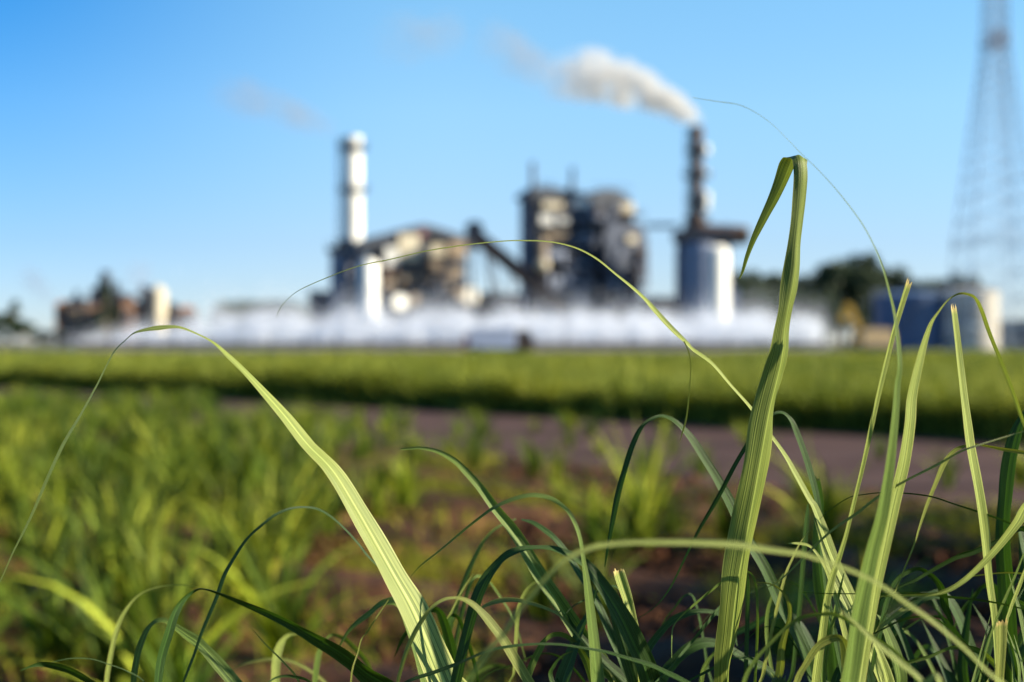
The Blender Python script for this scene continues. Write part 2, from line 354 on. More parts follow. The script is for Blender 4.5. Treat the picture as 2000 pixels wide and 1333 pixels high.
# ------------------------------------------------------------------ blades in bulk (numpy)
def blades(base, length, az, lean, curve, width, seg=4, flat=0.0):
    """arrays -> verts, quads, uv. A blade leaves the ground leaning `lean` from vertical and bends by `curve` more to its tip."""
    n = len(base); ts = np.linspace(0, 1, seg + 1)
    p = base.copy(); P = [p.copy()]
    for i in range(seg):
        th = lean + curve * ((i + 0.5) / seg) ** 1.5
        st = length / seg
        p = p + np.stack([np.sin(th) * np.cos(az) * st, np.sin(th) * np.sin(az) * st, np.cos(th) * st], 1)
        P.append(p.copy())
    tw = rng.uniform(-0.9, 0.9, n)
    V = []; U = []
    for i, tt in enumerate(ts):
        wd = width * (0.45 + 0.55 * min(1, tt * 4)) * max(0.03, (1 - tt ** 2.2)) * 0.5
        a2 = az + math.pi / 2 + tw * (0.4 + tt)
        side = np.stack([np.cos(a2), np.sin(a2), 0.15 * np.sin(tw * 3)], 1) * wd[:, None]
        V += [P[i] - side, P[i] + side]
        U += [np.tile([0.06, tt * 0.97], (n, 1)), np.tile([0.94, tt * 0.97], (n, 1))]
    V = np.stack(V, 1).reshape(-1, 3); U = np.stack(U, 1).reshape(-1, 2)
    k = 2 * (seg + 1); o = np.arange(n)[:, None] * k
    F = np.concatenate([o + np.array([2 * i, 2 * i + 1, 2 * i + 3, 2 * i + 2]) for i in range(seg)], 0)
    return V, F, U

# the far cane field: nobody could count its plants
def cane_field(n=150000):
    B = []
    while sum(len(q) for q in B) < n:
        d = np.exp(rng.uniform(math.log(17), math.log(112), n)); x = rng.uniform(-0.44, 0.44, n) * d
        d2 = d
        ok = d2 > far_edge(x) + 0.35 + 0.3 * vnoise(x, d2, 0.9, 4)
        # planting rows parallel with the road
        s = (d2 + 1.08 * x) / 1.472
        row = np.abs(((s / 1.3) % 1) - 0.5) > 0.16
        B.append(np.stack([x, d2, np.zeros(n)], 1)[ok & (row | (rng.random(n) < .3))])
    base = np.concatenate(B)[:n]
    x = rng.uniform(-26, 14, 30000); d = far_edge(x) + 0.1 + 1.1 * vnoise(x, x * .3, 0.8, 9) + rng.exponential(0.8, 30000)      # thick front rows
    base = np.concatenate([base, np.stack([x, d, np.zeros(30000)], 1)]); k = len(base)
    # extra density on the front row
    d = base[:, 1]
    hgt = (0.56 + 0.34 * vnoise(base[:, 0], d, 0.35, 5) + 0.40 * (vnoise(base[:, 0], d, 0.09, 15) - .35) + 0.30 * (vnoise(base[:, 0], d, 1.3, 6) - .4) + 0.25 * rng.random(k)) * np.where(d < 55, 1.10, 1.0) * np.where(d < far_edge(base[:, 0]) + 1.2, .8, 1.0)

    return blades(base, hgt * 1.0, rng.uniform(0, 2 * math.pi, k), rng.uniform(0.0, 0.45, k), rng.uniform(0.2, 1.5, k), 0.036 * np.clip(d / 30, 0.8, 2.8) * rng.uniform(.6, 1.3, k), seg=3)
V, F, U = cane_field()
f = link('cane_field', nmesh('cane_field', V, F, M['leaf_bg'], U)); f.color = (1.12, 1.04, 1.15, 1)
tag(f, 'even green sugarcane crop filling the field beyond the dirt road', 'crop', kind='stuff')
del V, F, U

# low weeds and fallen leaf litter over the near soil
k = 22000
x = []; 
d = rng.uniform(4.5, 19, 90000); xx = rng.uniform(-0.43, 0.43, 90000) * d
dens = np.clip(0.15 + 0.9 * (vnoise(xx, d, 0.8, 8) > 0.55) - 0.25 * (xx > 0), 0, 1)
ok = (d < near_edge(xx)) & (rng.random(90000) < dens); base = np.stack([xx, d, np.zeros(90000)], 1)[ok][:k]; k = len(base)
V, F, U = blades(base, rng.uniform(0.08, 0.28, k), rng.uniform(0, 6.28, k), rng.uniform(0.1, 0.9, k), rng.uniform(0.2, 1.2, k), rng.uniform(.006, .014, k), seg=2)
f = link('ground_cover', nmesh('ground_cover', V, F, M['leaf_bg'], U)); f.color = (1.15, 0.95, 0.6, 1)
tag(f, 'short yellow-green weeds scattered over the red soil', 'weeds', kind='stuff')

# ------------------------------------------------------------------ young cane clumps of the near field (each one a thing)
def clump_mesh(nb, ln, spread=0.10, lean=0.62, width=0.043):
    a = rng.uniform(0, 6.28, nb)
    base = np.stack([np.cos(a) * rng.uniform(0, spread, nb), np.sin(a) * rng.uniform(0, spread, nb), np.full(nb, -0.04)], 1)
    V, F, U = blades(base, rng.uniform(0.55, 1.1, nb) * ln, rng.uniform(0, 6.28, nb), np.abs(rng.normal(0, lean * 0.55, nb)), rng.uniform(0.1, 1.7, nb), rng.uniform(.6, 1.3, nb) * width, seg=7)
    return nmesh('young_cane_clump', V, F, M['leaf_bg'], U, smooth=True)
rng = np.random.default_rng(21)
clump_meshes = [clump_mesh(int(rng.integers(30, 46)), rng.uniform(0.85, 1.1)) for _ in range(9)]
tints = [(.8, .8, .8, 1), (1.15, 1.08, 0.85, 1), (0.5, 0.6, 0.55, 1), (1.1, 1.1, 0.8, 1), (0.6, 0.75, 0.5, 1), (.4, .5, .4, 1)]
def clump(x, y, s, label, group, rz=None):
    o = bpy.data.objects.new('young_cane_clump', clump_meshes[random.randrange(9)]); col.objects.link(o)
    o.location = (x, y, 0); o.rotation_euler = (0, 0, rng.uniform(0, 6.28) if rz is None else rz); o.scale = (s * random.uniform(.85, 1.15), s, s * random.uniform(.85, 1.1))
    o.color = random.choice(tints); tag(o, label, 'cane plant', group)
    return o
nl = nr = 0
LL = 'bushy young sugarcane plant in the dense left part of the near field'
LR = 'young sugarcane plant in the patchy near field right of centre, bare soil around it'
for s_ in np.arange(-6.0, 20, 0.98):           # rows run alongside the road
    for q in np.arange(-16, 14, 0.33):
        # row line: Y + 1.2 X = s ; move along direction (1,-1.2)
        bx = q + rng.uniform(-.12, .12); by = (near_edge(bx) - 0.8 - s_ * 1.40) + rng.uniform(-.15, .15)
        if by < 5.4 or by > 36 or abs(bx) > 0.37 * by + 0.25: continue
        px = 1000 + bx / by * FPX; gy = HY + CAM_H / by * FPX
        if px < 560: p = 0.96
        elif px < 760: p = 0.85 if gy < 1050 else 0.45
        elif px < 1000: p = 0.62 if gy < 960 else 0.40
        else: p = 0.42 if gy < 1120 else 0.22
        if px > 1560: p *= 0.4
        p *= .74 if px < 760 else .50
        if by > 27 and px > 420: continue
        if rng.random() > p: continue
        sc_ = rng.uniform(.70, 1.0) if px < 640 else rng.uniform(.48, .82)
        if by > 19: sc_ *= .72
        if px < 760: nl += 1; clump(bx, by, sc_, LL, 'young cane plants, dense left part')
        else: nr += 1; clump(bx, by, sc_, LR, 'young cane plants, patchy right part')
for px, py, d, s_, lab in ((1250, 1085, 10.4, 0.98, 'tall bright green cane plant standing alone in front of the dirt road, right of centre'),
                         (1165, 1075, 10.6, 0.80, 'cane plant leaning left just beside the tall bright one right of centre'),
                         (1620, 1075, 10.4, 0.92, 'blurred young cane plant directly behind the tall folded leaf and left of the crossing stems'),
                         (1530, 1290, 6.9, 0.50, 'small young cane plant low behind the foot of the tall folded leaf'),
                         (345, 1000, 12.6, 0.92, 'tallest young cane plant at the left, its top reaching the edge of the far field'),
                         (790, 1000, 13.0, 0.78, 'isolated bushy cane plant in front of the road just left of centre')):
    o = clump((px - 1000) / FPX * d, d, s_ * 1.12, lab, None); o.color = (1.35, 1.3, 1.0, 1)
print('clumps', nl, nr)

# ------------------------------------------------------------------ the mill (about 300 m away)
K = 300 / FPX                                   # metres per photo pixel at 300 m
def PX(px, d=300.0): return (px - 1000) / FPX * d
def PZ(py, d=300.0): return CAM_H + (HY - py) / FPX * d

def gear(n, x0, x1, y, z0, z1, seed, big=1.0):
    """pipes, ducts and boxes fixed on a facade: returns four MBs (dark, grey, cream, tan)"""
    rr = random.Random(seed); out = []
    for i in range(n):
        mb = MB(); q = rr.choice((0, 0, 1, 1, 2, 3, 3)); out.append((q, mb, None)); x = rr.uniform(x0, x1); z = rr.uniform(z0, z1); k = rr.random()
        out[-1] = (q, mb, 'cabinet' if k < .35 else ('riser_pipe' if k < .7 else 'pipe'))
        if k < 0.35:
            w_, h_ = rr.uniform(.5, 2.2) * big, rr.uniform(.5, 2.0) * big
            mb.box(max(x0, x - w_ / 2), min(x1, x + w_ / 2), y - rr.uniform(.4, 1.6), y + .1, z, min(z1, z + h_))
        elif k < 0.7:
            ln = rr.uniform(2, 8); yy = y - rr.uniform(.2, 1.0)
            mb.bar((x, yy, z), (x, yy, min(z1, z + ln)), rr.uniform(.10, .42))
        else:
            ln = rr.uniform(2, 8); yy = y - rr.uniform(.2, 1.0)
            mb.bar((x, yy, z), (min(x1, x + ln), yy, z), rr.uniform(.10, .36))
    return out

def fit_gear(lst, mats, e):
    for q, mb, nm in lst: mb.build(nm, M[mats[q]], e)

def rails(mb, x0, x1, y, z):
    mb.bar((x0, y, z + 1.1), (x1, y, z + 1.1), .05, 4); mb.bar((x0, y, z + .55), (x1, y, z + .55), .04, 4)
    n = max(2, int((x1 - x0) / 1.5))
    for i in range(n + 1):
        x = x0 + (x1 - x0) * i / n; mb.bar((x, y, z), (x, y, z + 1.1), .05, 4)

def ring_platform(mb, r0, r1, z):
    mb.lathe(0, 0, [(r0, z), (r1, z), (r1, z + .18), (r0, z + .18)], 24)
    for i in range(16):
        a = 2 * math.pi * i / 16; mb.bar((r1 * math.cos(a), r1 * math.sin(a), z), (r1 * math.cos(a), r1 * math.sin(a), z + 1.1), .05, 4)
        a2 = 2 * math.pi * (i + 1) / 16
        for h in (.6, 1.1): mb.bar((r1 * math.cos(a), r1 * math.sin(a), z + h), (r1 * math.cos(a2), r1 * math.sin(a2), z + h), .045, 4)

# --- pale chimney at the left
e = empty('chimney', (PX(689), 300, 0), 'tall pale cream chimney rising above the left boiler house', 'chimney')
zt = PZ(268); r0 = 1.95
MB().lathe(0, 0, [(2.6, 0), (2.3, 8), (2.05, PZ(480)), (1.95, zt - 3), (1.95, zt), (1.7, zt), (1.7, zt - .6)]).build('flue', M['vessel_white'], e, True)
mb = MB(); mb.lathe(0, 0, [(1.97, zt - 3.2), (2.1, zt - 3.2), (2.1, zt - 2.4), (1.97, zt - 2.4)]); mb.build('band', M['steel_dark'], e)
for zz in (PZ(372), PZ(288)):
    mb = MB(); ring_platform(mb, 1.9, 3.3 if zz < 36 else 3.0, zz)
    for i in range(8):
        a = 2 * math.pi * i / 8; mb.bar((1.9 * math.cos(a), 1.9 * math.sin(a), zz - 1.6), (3 * math.cos(a), 3 * math.sin(a), zz), .07, 4)
    mb.build('platform', M['steel_dark'], e)
mb = MB()
for dx in (-.35, .35): mb.bar((-2.5, dx - .6, 6), (-2.5, dx - .6, zt), .10, 4)
for i in range(60): z = 6 + (zt - 6) * i / 60; mb.bar((-2.5, -.95, z), (-2.5, -.25, z), .05, 4)
for i in range(26):
    z = 9 + (zt - 9) * i / 26
    for s in (-1, 1): mb.bar((-2.5, -.6 + .38 * s, z), (-3.15, -.6 + .2 * s, z), .07, 4)
    mb.bar((-3.15, -.8, z), (-3.15, -.4, z), .07, 4)
for dx in (-.2, .2, 0): mb.bar((-3.15, -.6 + dx, 9), (-3.15, -.6 + dx, zt), .06, 4)
mb.build('ladder', M['steel_dark'], e)

# --- rust chimney on its scrubber at the right
cx = 1361
e = empty('chimney', (PX(cx), 300, 0), 'tall rust-brown chimney with platforms, white smoke leaving its top', 'chimney')
zb = PZ(470); zt = PZ(248)
MB().lathe(0, 0, [(3.6, zb), (3.0, zb + 2.2), (1.55, PZ(425)), (1.35, PZ(410)), (1.3, zt - 2), (1.42, zt - 2), (1.42, zt), (1.15, zt), (1.15, zt - .8)]).build('flue', M['rust'], e, True)
for py, rr in ((292, 2.5), (340, 3.0), (392, 2.4), (425, 2.6)):
    mb = MB(); ring_platform(mb, 1.2, rr, PZ(py) - .6); mb.build('platform', M['steel_dark'], e)
for py, r_ in ((294, .95), (340, .7), (388, 1.15), (404, .9)):
    mb = MB(); mb.lathe(1.75, -.9, [(r_ * .5, PZ(py) - r_ * 1.1), (r_ * .9, PZ(py) - r_ * .7), (r_ * .9, PZ(py) + r_ * .7), (r_ * .5, PZ(py) + r_ * 1.1)], 14)
    mb.build('glint_body', M['vessel_white'], e, True)  # white rounded bodies standing in for bright glints on the platforms
mb = MB()
for dy in (-.35, .35): mb.bar((-1.75, dy, zb), (-1.75, dy, zt), .10, 4)
for i in range(50): z = zb + (zt - zb) * i / 50; mb.bar((-1.75, -.35, z), (-1.75, .35, z), .05, 4)
for i in range(24):
    z = zb + (zt - zb) * i / 24; mb.bar((-1.75, .35, z), (-2.35, 0, z), .08, 4); mb.bar((-1.75, -.35, z), (-2.35, 0, z), .08, 4)
mb.bar((-2.35, 0, zb), (-2.35, 0, zt), .08, 4); mb.build('ladder', M['steel_dark'], e)

# --- scrubber vessel below it
e = empty('scrubber_tower', (PX(1367), 300, 0), 'broad pale cylinder tower with dark platform carrying the rust-brown chimney', 'tower')
zc = PZ(478); MB().lathe(0, 0, [(5.2, 0), (5.15, zc - 1), (4.9, zc), (3.6, zb)]).build('shell', M['vessel'], e, True)
MB().lathe(3.05, -2.6, [(2.7, 0), (2.7, zc - 1.2), (1.9, zc - .4)]).build('side_vessel', M['vessel_white'], e, True)
mb = MB(); mb.box(-5.4, 6.6, -4.8, 4, PZ(470), PZ(452)); mb.box(-5.0, 8.4, -3.4, 2, PZ(478), PZ(470)); mb.build('platform', M['steel_dark'], e)
mb = MB(); rails(mb, -5.4, 6.6, -4.8, PZ(452)); mb.build('railing', M['steel_dark'], e)
mb = MB(); mb.bar((0, -2.6, PZ(459)), (9.2, -2.8, PZ(462)), 2.0, 18); mb.build('duct', M['rust'], e, True)
mb = MB(); mb.bar((9.2, -2.8, PZ(462)), (9.9, -2.85, PZ(462)), 1.75, 18); mb.build('duct_cap', M['clad_tan'], e, True)
mb = MB(); mb.bar((6.1, -1, 0), (6.1, -1, PZ(480)), .4, 10); mb.build('down_pipe', M['vessel'], e, True)
mb = MB()
for i in range(6): mb.lathe(0, 0, [(5.2, 3 + i * 3.2), (5.42, 3 + i * 3.2), (5.42, 3.3 + i * 3.2), (5.2, 3.3 + i * 3.2)], 28)
mb.build('stiffener_rings', M['vessel'], e)
mb = MB()
for s in (-1, 1): mb.bar((-4.9 + s * .3, -3.2, 0), (-4.9 + s * .3, -3.2, PZ(470)), .09, 4)
for i in range(26): mb.bar((-5.2, -3.2, i * .8 + .4), (-4.6, -3.2, i * .8 + .4), .05, 4)
mb.build('ladder', M['steel_dark'], e)

# --- grey silos with the tall white tank below the pale chimney
e = empty('silo_block', (PX(672), 297, 0), 'blue-grey cylindrical silo pair with dark deck at the foot of the pale chimney', 'silo')
zc = PZ(492)
MB().lathe(0, 0, [(2.5, 0), (2.5, zc - .5), (1.9, zc)]).build('silo_shell', M['vessel'], e, True)
MB().lathe(2.9, 1.8, [(2.0, 0), (2.0, zc - .8), (1.3, zc)]).build('silo_shell', M['vessel'], e, True)
mb = MB(); mb.box(-2.9, 6.9, -3, 3.5, PZ(497), PZ(486)); mb.box(-1, 2.4, -2, 2, PZ(486), PZ(470)); mb.build('deck', M['steel_dark'], e)
mb = MB(); rails(mb, -2.9, 6.9, -3, PZ(486)); mb.build('railing', M['steel_dark'], e)
mb = MB(); mb.box(2.2, 4.4, -3.3, -2.2, 3, PZ(500)); mb.build('duct', M['steel_body'], e)
mb = MB()
for i in range(5): mb.lathe(0, 0, [(2.5, 3 + i * 3.2), (2.65, 3 + i * 3.2), (2.65, 3.3 + i * 3.2), (2.5, 3.3 + i * 3.2)], 28)
mb.build('stiffener_rings', M['steel_body'], e)
e = empty('storage_column', (PX(720), 292, 0), 'slim bright white cylinder tank standing right of the blue-grey silos', 'tank')
MB().lathe(0, 0, [(2.0, 0), (2.0, PZ(518)), (1.5, PZ(512)), (.2, PZ(509))]).build('tank_shell', M['vessel_white'], e, True)
mb = MB(); mb.bar((.3, 0, PZ(512)), (.3, 0, PZ(500)), .2); mb.bar((.3, 0, PZ(500)), (-3, 2, PZ(500)), .2); mb.build('feed_pipe', M['steel_dark'], e)
mb = MB(); mb.lathe(0, 0, [(2.0, 6), (2.12, 6), (2.12, 6.25), (2.0, 6.25)]); mb.lathe(0, 0, [(2.0, 12), (2.12, 12), (2.12, 12.25), (2.0, 12.25)]); mb.build('hoops', M['vessel'], e)
e.location = (PX(720, 272), 272, 0); e.scale = (272 / 292., 272 / 292., 272 / 292.)

# --- left boiler house
RZ = R(25); c_ = math.cos(RZ)
x0w = PX(742); e = empty('boiler_house', (x0w, 300, 0), 'left boiler house with cream upper panels under a low dark gabled roof', 'building', rz=RZ)
def lx(px, ref=742): return (px - ref) * K / c_
def roofz(px):   # roofline of the photo
    return float(np.interp(px, [700, 742, 780, 822, 850, 880, 915, 935], [PZ(474), PZ(462), PZ(447), PZ(434), PZ(440), PZ(449), PZ(458), PZ(462)]))
Wd = lx(906)
poly = [(0, 0), (Wd, 0), (Wd, roofz(906) - 1.2), (lx(822), roofz(822) - 1.2), (0, roofz(742) - 1.2)]
MB().prism(poly, 1.0, 7).build('wall', M['steel_body'], e)
mb = MB(); top = [(lx(p), roofz(p)) for p in (700, 742, 780, 822, 850, 880, 915, 940)]
mb.prism(top + [(x, z - 1.9) for x, z in top[::-1]], -1.0, 8); mb.build('roof', M['steel_dark'], e)
mb = MB()
for i in range(7):
    x = Wd * i / 6; zt_ = float(np.interp(x, [p[0] for p in top], [p[1] for p in top])) - .7
    mb.box(x - .22, x + .22, -.2, .25, 0, zt_)
for z in (4.5, 9, 13.5, 18): mb.box(-.4, Wd + .4, -.8, 1.0, z, z + .3); rails(mb, -.4, Wd + .4, -.8, z + .3)
for i in range(6):
    for j, z in enumerate((0, 4.5, 9, 13.5)):
        if (i + j) % 3 == 0: mb.bar((Wd * i / 6, 0, z), (Wd * (i + 1) / 6, 0, z + 4.5), .12, 4)
mb.build('steel_frame', M['steel_dark'], e)
for (a, b_, c, d_, mt) in ((748, 772, 482, 522, 'clad_white'), (774, 812, 456, 508, 'clad_cream'), (828, 862, 474, 496, 'clad_cream'), (872, 904, 466, 500, 'clad_tan'),
                         (748, 786, 530, 542, 'clad_tan'), (828, 858, 508, 524, 'clad_tan'), (794, 818, 536, 550, 'steel_dark'), (872, 896, 520, 540, 'clad_tan')):
    mb = MB(); xa, xb = lx(a), lx(b_); z0, z1 = PZ(d_), PZ(c); mb.box(xa, xb, -1.3, -.85, z0, z1)
    nrib = int((xb - xa) / .8)
    for i in range(nrib): mb.box(xa + .8 * i + .2, xa + .8 * i + .35, -1.38, -1.3, z0, z1)
    mb.build('cladding', M[mt], e)
mb = MB(); mb.box(lx(814), lx(826), -1.3, -.85, PZ(460), PZ(446)); mb.build('hoist_house', M['red'], e)
for i, (a, c, r_) in enumerate(((770, 590, 1.7), (905, 575, 2.0), (800, 585, 1.2), (884, 572, 1.1))):
    mb = MB(); mb.bar((lx(a), -3.6, PZ(c)), (lx(a), 0.8, PZ(c)), r_, 18); mb.build('drum', M['vessel_white' if i < 2 else 'clad_tan'], e, True)
fit_gear(gear(99, .3, Wd - .3, -.9, .5, 18, 3), ('steel_dark', 'steel_body', 'clad_tan', 'rust'), e)
FS = 280 / 300.0 ; e.location = (PX(742, 280), 280, 0); e.scale = (FS, FS, FS)

# --- conveyor coming down to the right
e = empty('conveyor', (PX(932), 297, 0), 'inclined dark enclosed conveyor descending right from the left boiler house', 'conveyor')
z1 = PZ(456); x1 = PX(1098) - PX(932); z0 = PZ(600)
mb = MB()
def slab(mb, a, b, h, y0, y1):
    a = Vector((a[0], 0, a[1])); b = Vector((b[0], 0, b[1])); mb.prism([(a.x, a.z - h / 2), (b.x, b.z - h / 2), (b.x, b.z + h / 2), (a.x, a.z + h / 2)], y0, y1)
slab(mb, (-1.5, z1 + .6), (x1, z0), 4.0, -1.3, 1.3); mb.build('gallery', M['rust'], e)
mb = MB(); slab(mb, (-1.6, z1 + 1.7), (x1, z0 + 1.1), .25, -1.5, 1.5); mb.build('gallery_roof', M['steel_dark'], e)
mb = MB(); mb.box(-2.4, 1.2, -2, 2, z1 - 1.2, z1 + 1.6); mb.prism([(-2.6, z1 + 1.6), (1.4, z1 + 1.6), (.2, z1 + 2.5), (-1.2, z1 + 2.5)], -2.2, 2.2); mb.build('head_house', M['steel_dark'], e)
for xa, xb in ((-1, -1), (1.5, 5), (2.2, 8), (7, 8.6), (11.5, 11.2)):
    mb = MB(); zt_ = z1 + (z0 - z1) * max(0, (xa + 1.5)) / (x1 + 1.5)
    for y in (-1, 1): mb.bar((xa, y, zt_), (xb, y * 1.6, 0), .32, 5)
    for k in range(4):
        f0, f1 = k / 4, (k + 1) / 4; mb.bar((xa + (xb - xa) * f0, -1 - .6 * f0, zt_ * (1 - f0)), (xa + (xb - xa) * f1, 1 + .6 * f1, zt_ * (1 - f1)), .2, 4)
    mb.build('trestle', M['steel_dark'], e)
mb = MB()
for zz in (4, 8.5, 12): mb.bar((-1, -1, zz), (10.5 - zz * .45, -1, zz), .12, 4)
for a, b_ in (((-1, 4), (5, 8.5)), ((5, 4), (-1, 8.5)), ((-1, 8.5), (4, 12)), ((3, 13), (7, 8.5))): mb.bar((a[0], -1, a[1]), (b_[0], -1, b_[1]), .22, 4)
mb.build('bracing', M['steel_dark'], e)
e.location = (PX(932, 280), 280, 0); e.scale = (FS, FS, FS)
e = empty('conveyor', (PX(705), 302, 0), 'nearly level dark pipe bridge from the pale chimney to the left boiler house roof', 'conveyor')
mb = MB(); slab(mb, (-.5, PZ(472)), (PX(745) - PX(705), PZ(461)), 1.3, -1, 1); mb.build('gallery', M['steel_dark'], e)
mb = MB(); mb.bar((1, -1.2, PZ(471)), (4, -1.2, PZ(463)), .25); mb.bar((2.2, 0, PZ(468)), (2.2, 0, 0), .25); mb.build('bridge_leg', M['steel_body'], e)

e.location = (PX(705, 284), 284, 0); e.scale = (FS, FS, FS)
# --- right boiler house: flat part, arched part and bulging hopper
REF = 1040; e = empty('boiler_house', (PX(REF), 300, 0), 'big right boiler house with flat left half, arched right half and cream panels', 'building', rz=RZ)
def bx_(px): return (px - REF) * K / c_
x_a, x_b, x_c, x_d = 0, bx_(1160), bx_(1242), bx_(1262)
zf = PZ(380)
mb = MB(); mb.box(0, x_b, 1.0, 6, 0, zf - .8); mb.build('wall', M['steel_body'], e)
mb = MB(); mb.prism([(-.9, zf - .8), (x_b + .2, zf - .8), (x_b + .2, zf + .4), (bx_(1075), zf + 1.6), (bx_(1050), zf + 1.5), (-.9, zf)], -.8, 6.6); mb.build('roof', M['steel_dark'], e)
arch = [(x_b + .2, zf - 3.5)] + [(bx_(p), PZ(q)) for p, q in ((1158, 385), (1164, 372), (1178, 364), (1200, 361), (1222, 366), (1238, 376), (1246, 388))] + [(x_c + .3, zf - 3.5)]
mb = MB(); mb.prism(arch[::-1], 0.2, 7); mb.build('arched_roof', M['steel_dark'], e)
mb = MB(); mb.box(x_b + .2, x_c, 1.0, 6.5, 0, zf - 3.5); mb.build('wall', M['steel_body'], e)
mb = MB(); hop = [(bx_(1172), PZ(460)), (bx_(1178), PZ(430)), (bx_(1248), PZ(430)), (bx_(1262), PZ(458)), (bx_(1264), PZ(520)), (bx_(1240), PZ(578)), (bx_(1236), 3), (bx_(1180), 3), (bx_(1176), PZ(575))]
mb.prism(hop[::-1], -2.6, 1.0); mb.build('hopper', M['steel_body'], e)
mb = MB()
for p in (1040, 1064, 1104, 1132, 1160, 1200, 1240): mb.box(bx_(p) - .25, bx_(p) + .25, -.6, .1, 0, zf - 1)
for p in (395, 415, 445, 482, 520, 560):
    z = PZ(p); mb.box(-.8, x_d if p > 400 else x_b, -1.5, 1, z, z + .3); rails(mb, -.8, x_d if p > 400 else x_b, -1.5, z + .3)
for i, (a, b_) in enumerate(((1040, 1064), (1064, 1104), (1104, 1132), (1132, 1160), (1200, 1240))):
    for j, (c, d_) in enumerate(((600, 560), (560, 520), (520, 482), (482, 445))):
        if (i + j) % 2 == 0: mb.bar((bx_(a), -.3, PZ(c)), (bx_(b_), -.3, PZ(d_)), .13, 4)
mb.build('steel_frame', M['steel_dark'], e)
for (a, b_, c, d_, mt) in ((1054, 1092, 394, 408, 'clad_cream'), (1112, 1146, 386, 401, 'clad_white'), (1048, 1078, 420, 439, 'clad_white'), (1084, 1104, 420, 434, 'clad_white'),
                         (1110, 1150, 418, 432, 'steel_body'), (1154, 1174, 422, 440, 'clad_tan'), (1066, 1104, 454, 466, 'clad_tan'), (1114, 1164, 456, 480, 'steel_body'),
                         (1212, 1238, 390, 416, 'clad_cream'), (1182, 1198, 404, 430, 'steel_body'), (1216, 1236, 456, 470, 'clad_cream'), (1048, 1100, 488, 505, 'vessel'), (1066, 1092, 540, 590, 'vessel'), (1106, 1140, 560, 592, 'vessel')):
    yb = -3.2 if (a >= 1208 and c > 440) else -1.55
    mb = MB(); xa, xb = bx_(a), bx_(b_); z0, z1 = PZ(d_), PZ(c); mb.box(xa, xb, yb - .3, yb, z0, z1)
    for i in range(int((xb - xa) / .8)): mb.box(xa + .8 * i + .2, xa + .8 * i + .35, yb - .38, yb - .3, z0, z1)
    mb.build('cladding', M[mt], e)
mb = MB(); mb.bar((bx_(1050), -2.3, PZ(528)), (bx_(1050), -2.3, PZ(462)), 1.15, 14); mb.build('cyclone', M['clad_tan'], e, True)
mb = MB(); mb.lathe(bx_(1050), -2.4, [(.3, PZ(518) - 1.6), (1.35, PZ(518) - .7), (1.5, PZ(518)), (1.35, PZ(518) + .7), (.4, PZ(518) + 1.4)], 16); mb.build('highlight_ball', M['clad_cream'], e, True)  # cream ball added in place of a round blurred highlight
for px_, py_, r_ in ((1057, 312, .50), (1137, 318, .42)):
    mb = MB(); x = bx_(px_); mb.lathe(x, 4, [(r_ * 1.8, zf), (r_ * 1.7, zf + 1.8), (r_, zf + 2.6), (r_, PZ(py_)), (r_ * .7, PZ(py_))], 12); mb.build('vent_stack', M['steel_dark'], e, True)
mb = MB(); rails(mb, -.6, bx_(1090), -1, zf + 1.2)
for px_ in (1048, 1070, 1084, 1120, 1146): mb.bar((bx_(px_), 2, zf), (bx_(px_), 2, zf + random.uniform(1.8, 3.6)), .14, 5)
rails(mb, x_b + .6, x_c, 0.4, PZ(364)); mb.build('roof_railing', M['steel_dark'], e)
g1 = gear(70, .3, x_b - .3, -1.5, .5, PZ(500), 11); g2 = gear(50, x_b, x_d - .5, -2.7, 2, PZ(480), 12); g3 = gear(14, .3, x_c, -1.3, PZ(480), PZ(395), 13)
fit_gear(g1 + g2 + g3, ('steel_dark', 'vessel', 'vessel', 'rust'), e)

# --- bridge from the right boiler house to the scrubber
e = empty('pipe_bridge', (PX(1262), 300, 0), 'thin pipe bridge spanning the gap between the right boiler house and the rust chimney tower', 'bridge')
Lb = PX(1322) - PX(1262); mb = MB()
for z in (PZ(444), PZ(438)): mb.bar((0, 0, z), (Lb, 0, z), .12, 5); mb.bar((0, 1.5, z), (Lb, 1.5, z), .12, 5)
for i in range(6): x = Lb * i / 6; mb.bar((x, 0, PZ(444)), (x + Lb / 6, 0, PZ(438)), .07, 4)
mb.bar((0, .7, PZ(443)), (Lb, .7, PZ(443)), .25, 8); mb.build('truss', M['steel_dark'], e)

# --- low sheds
def shed(px0, px1, pyt, d, label, wm, rm, depth=8, gable=0, ndoor=2):
    x0 = PX(px0, d); x1 = PX(px1, d); zt_ = PZ(pyt, d); e = empty('industrial_shed', ((x0 + x1) / 2, d, 0), label, 'shed'); h = (x1 - x0) / 2
    mb = MB(); mb.box(-h, h, 0, depth, 0, zt_ - gable - .3); mb.build('wall', M[wm], e)
    mb = MB(); zz = zt_ - gable - .3; mb.prism([(-h - .4, zz), (h + .4, zz), (h + .4, zz + .3), (0, zz + .3 + gable), (-h - .4, zz + .3)], -.5, depth + .5); mb.build('roof', M[rm], e)
    for i in range(ndoor):
        x = -h + 2 * h * (i + .5) / ndoor; mb = MB(); wd_ = min(1.6, h / ndoor * .6); mb.box(x - wd_, x + wd_, -.08, 0.02, .05, min(zz * .7, 4)); mb.build('door', M['steel_dark'], e)
    return e
shed(603, 652, 569, 296, 'small dark flat-roofed shed left of the blue-grey silos', 'steel_body', 'steel_dark', ndoor=1)
shed(905, 1030, 574, 312, 'long low dark brown shed behind the foot of the conveyor', 'rust', 'steel_dark', ndoor=4)
shed(1258, 1325, 580, 305, 'low dark shed between the right boiler house and the rust chimney tower', 'rust', 'steel_dark', ndoor=2)
shed(1415, 1445, 560, 306, 'narrow grey shed at the right foot of the rust chimney tower', 'vessel', 'steel_dark', ndoor=1)
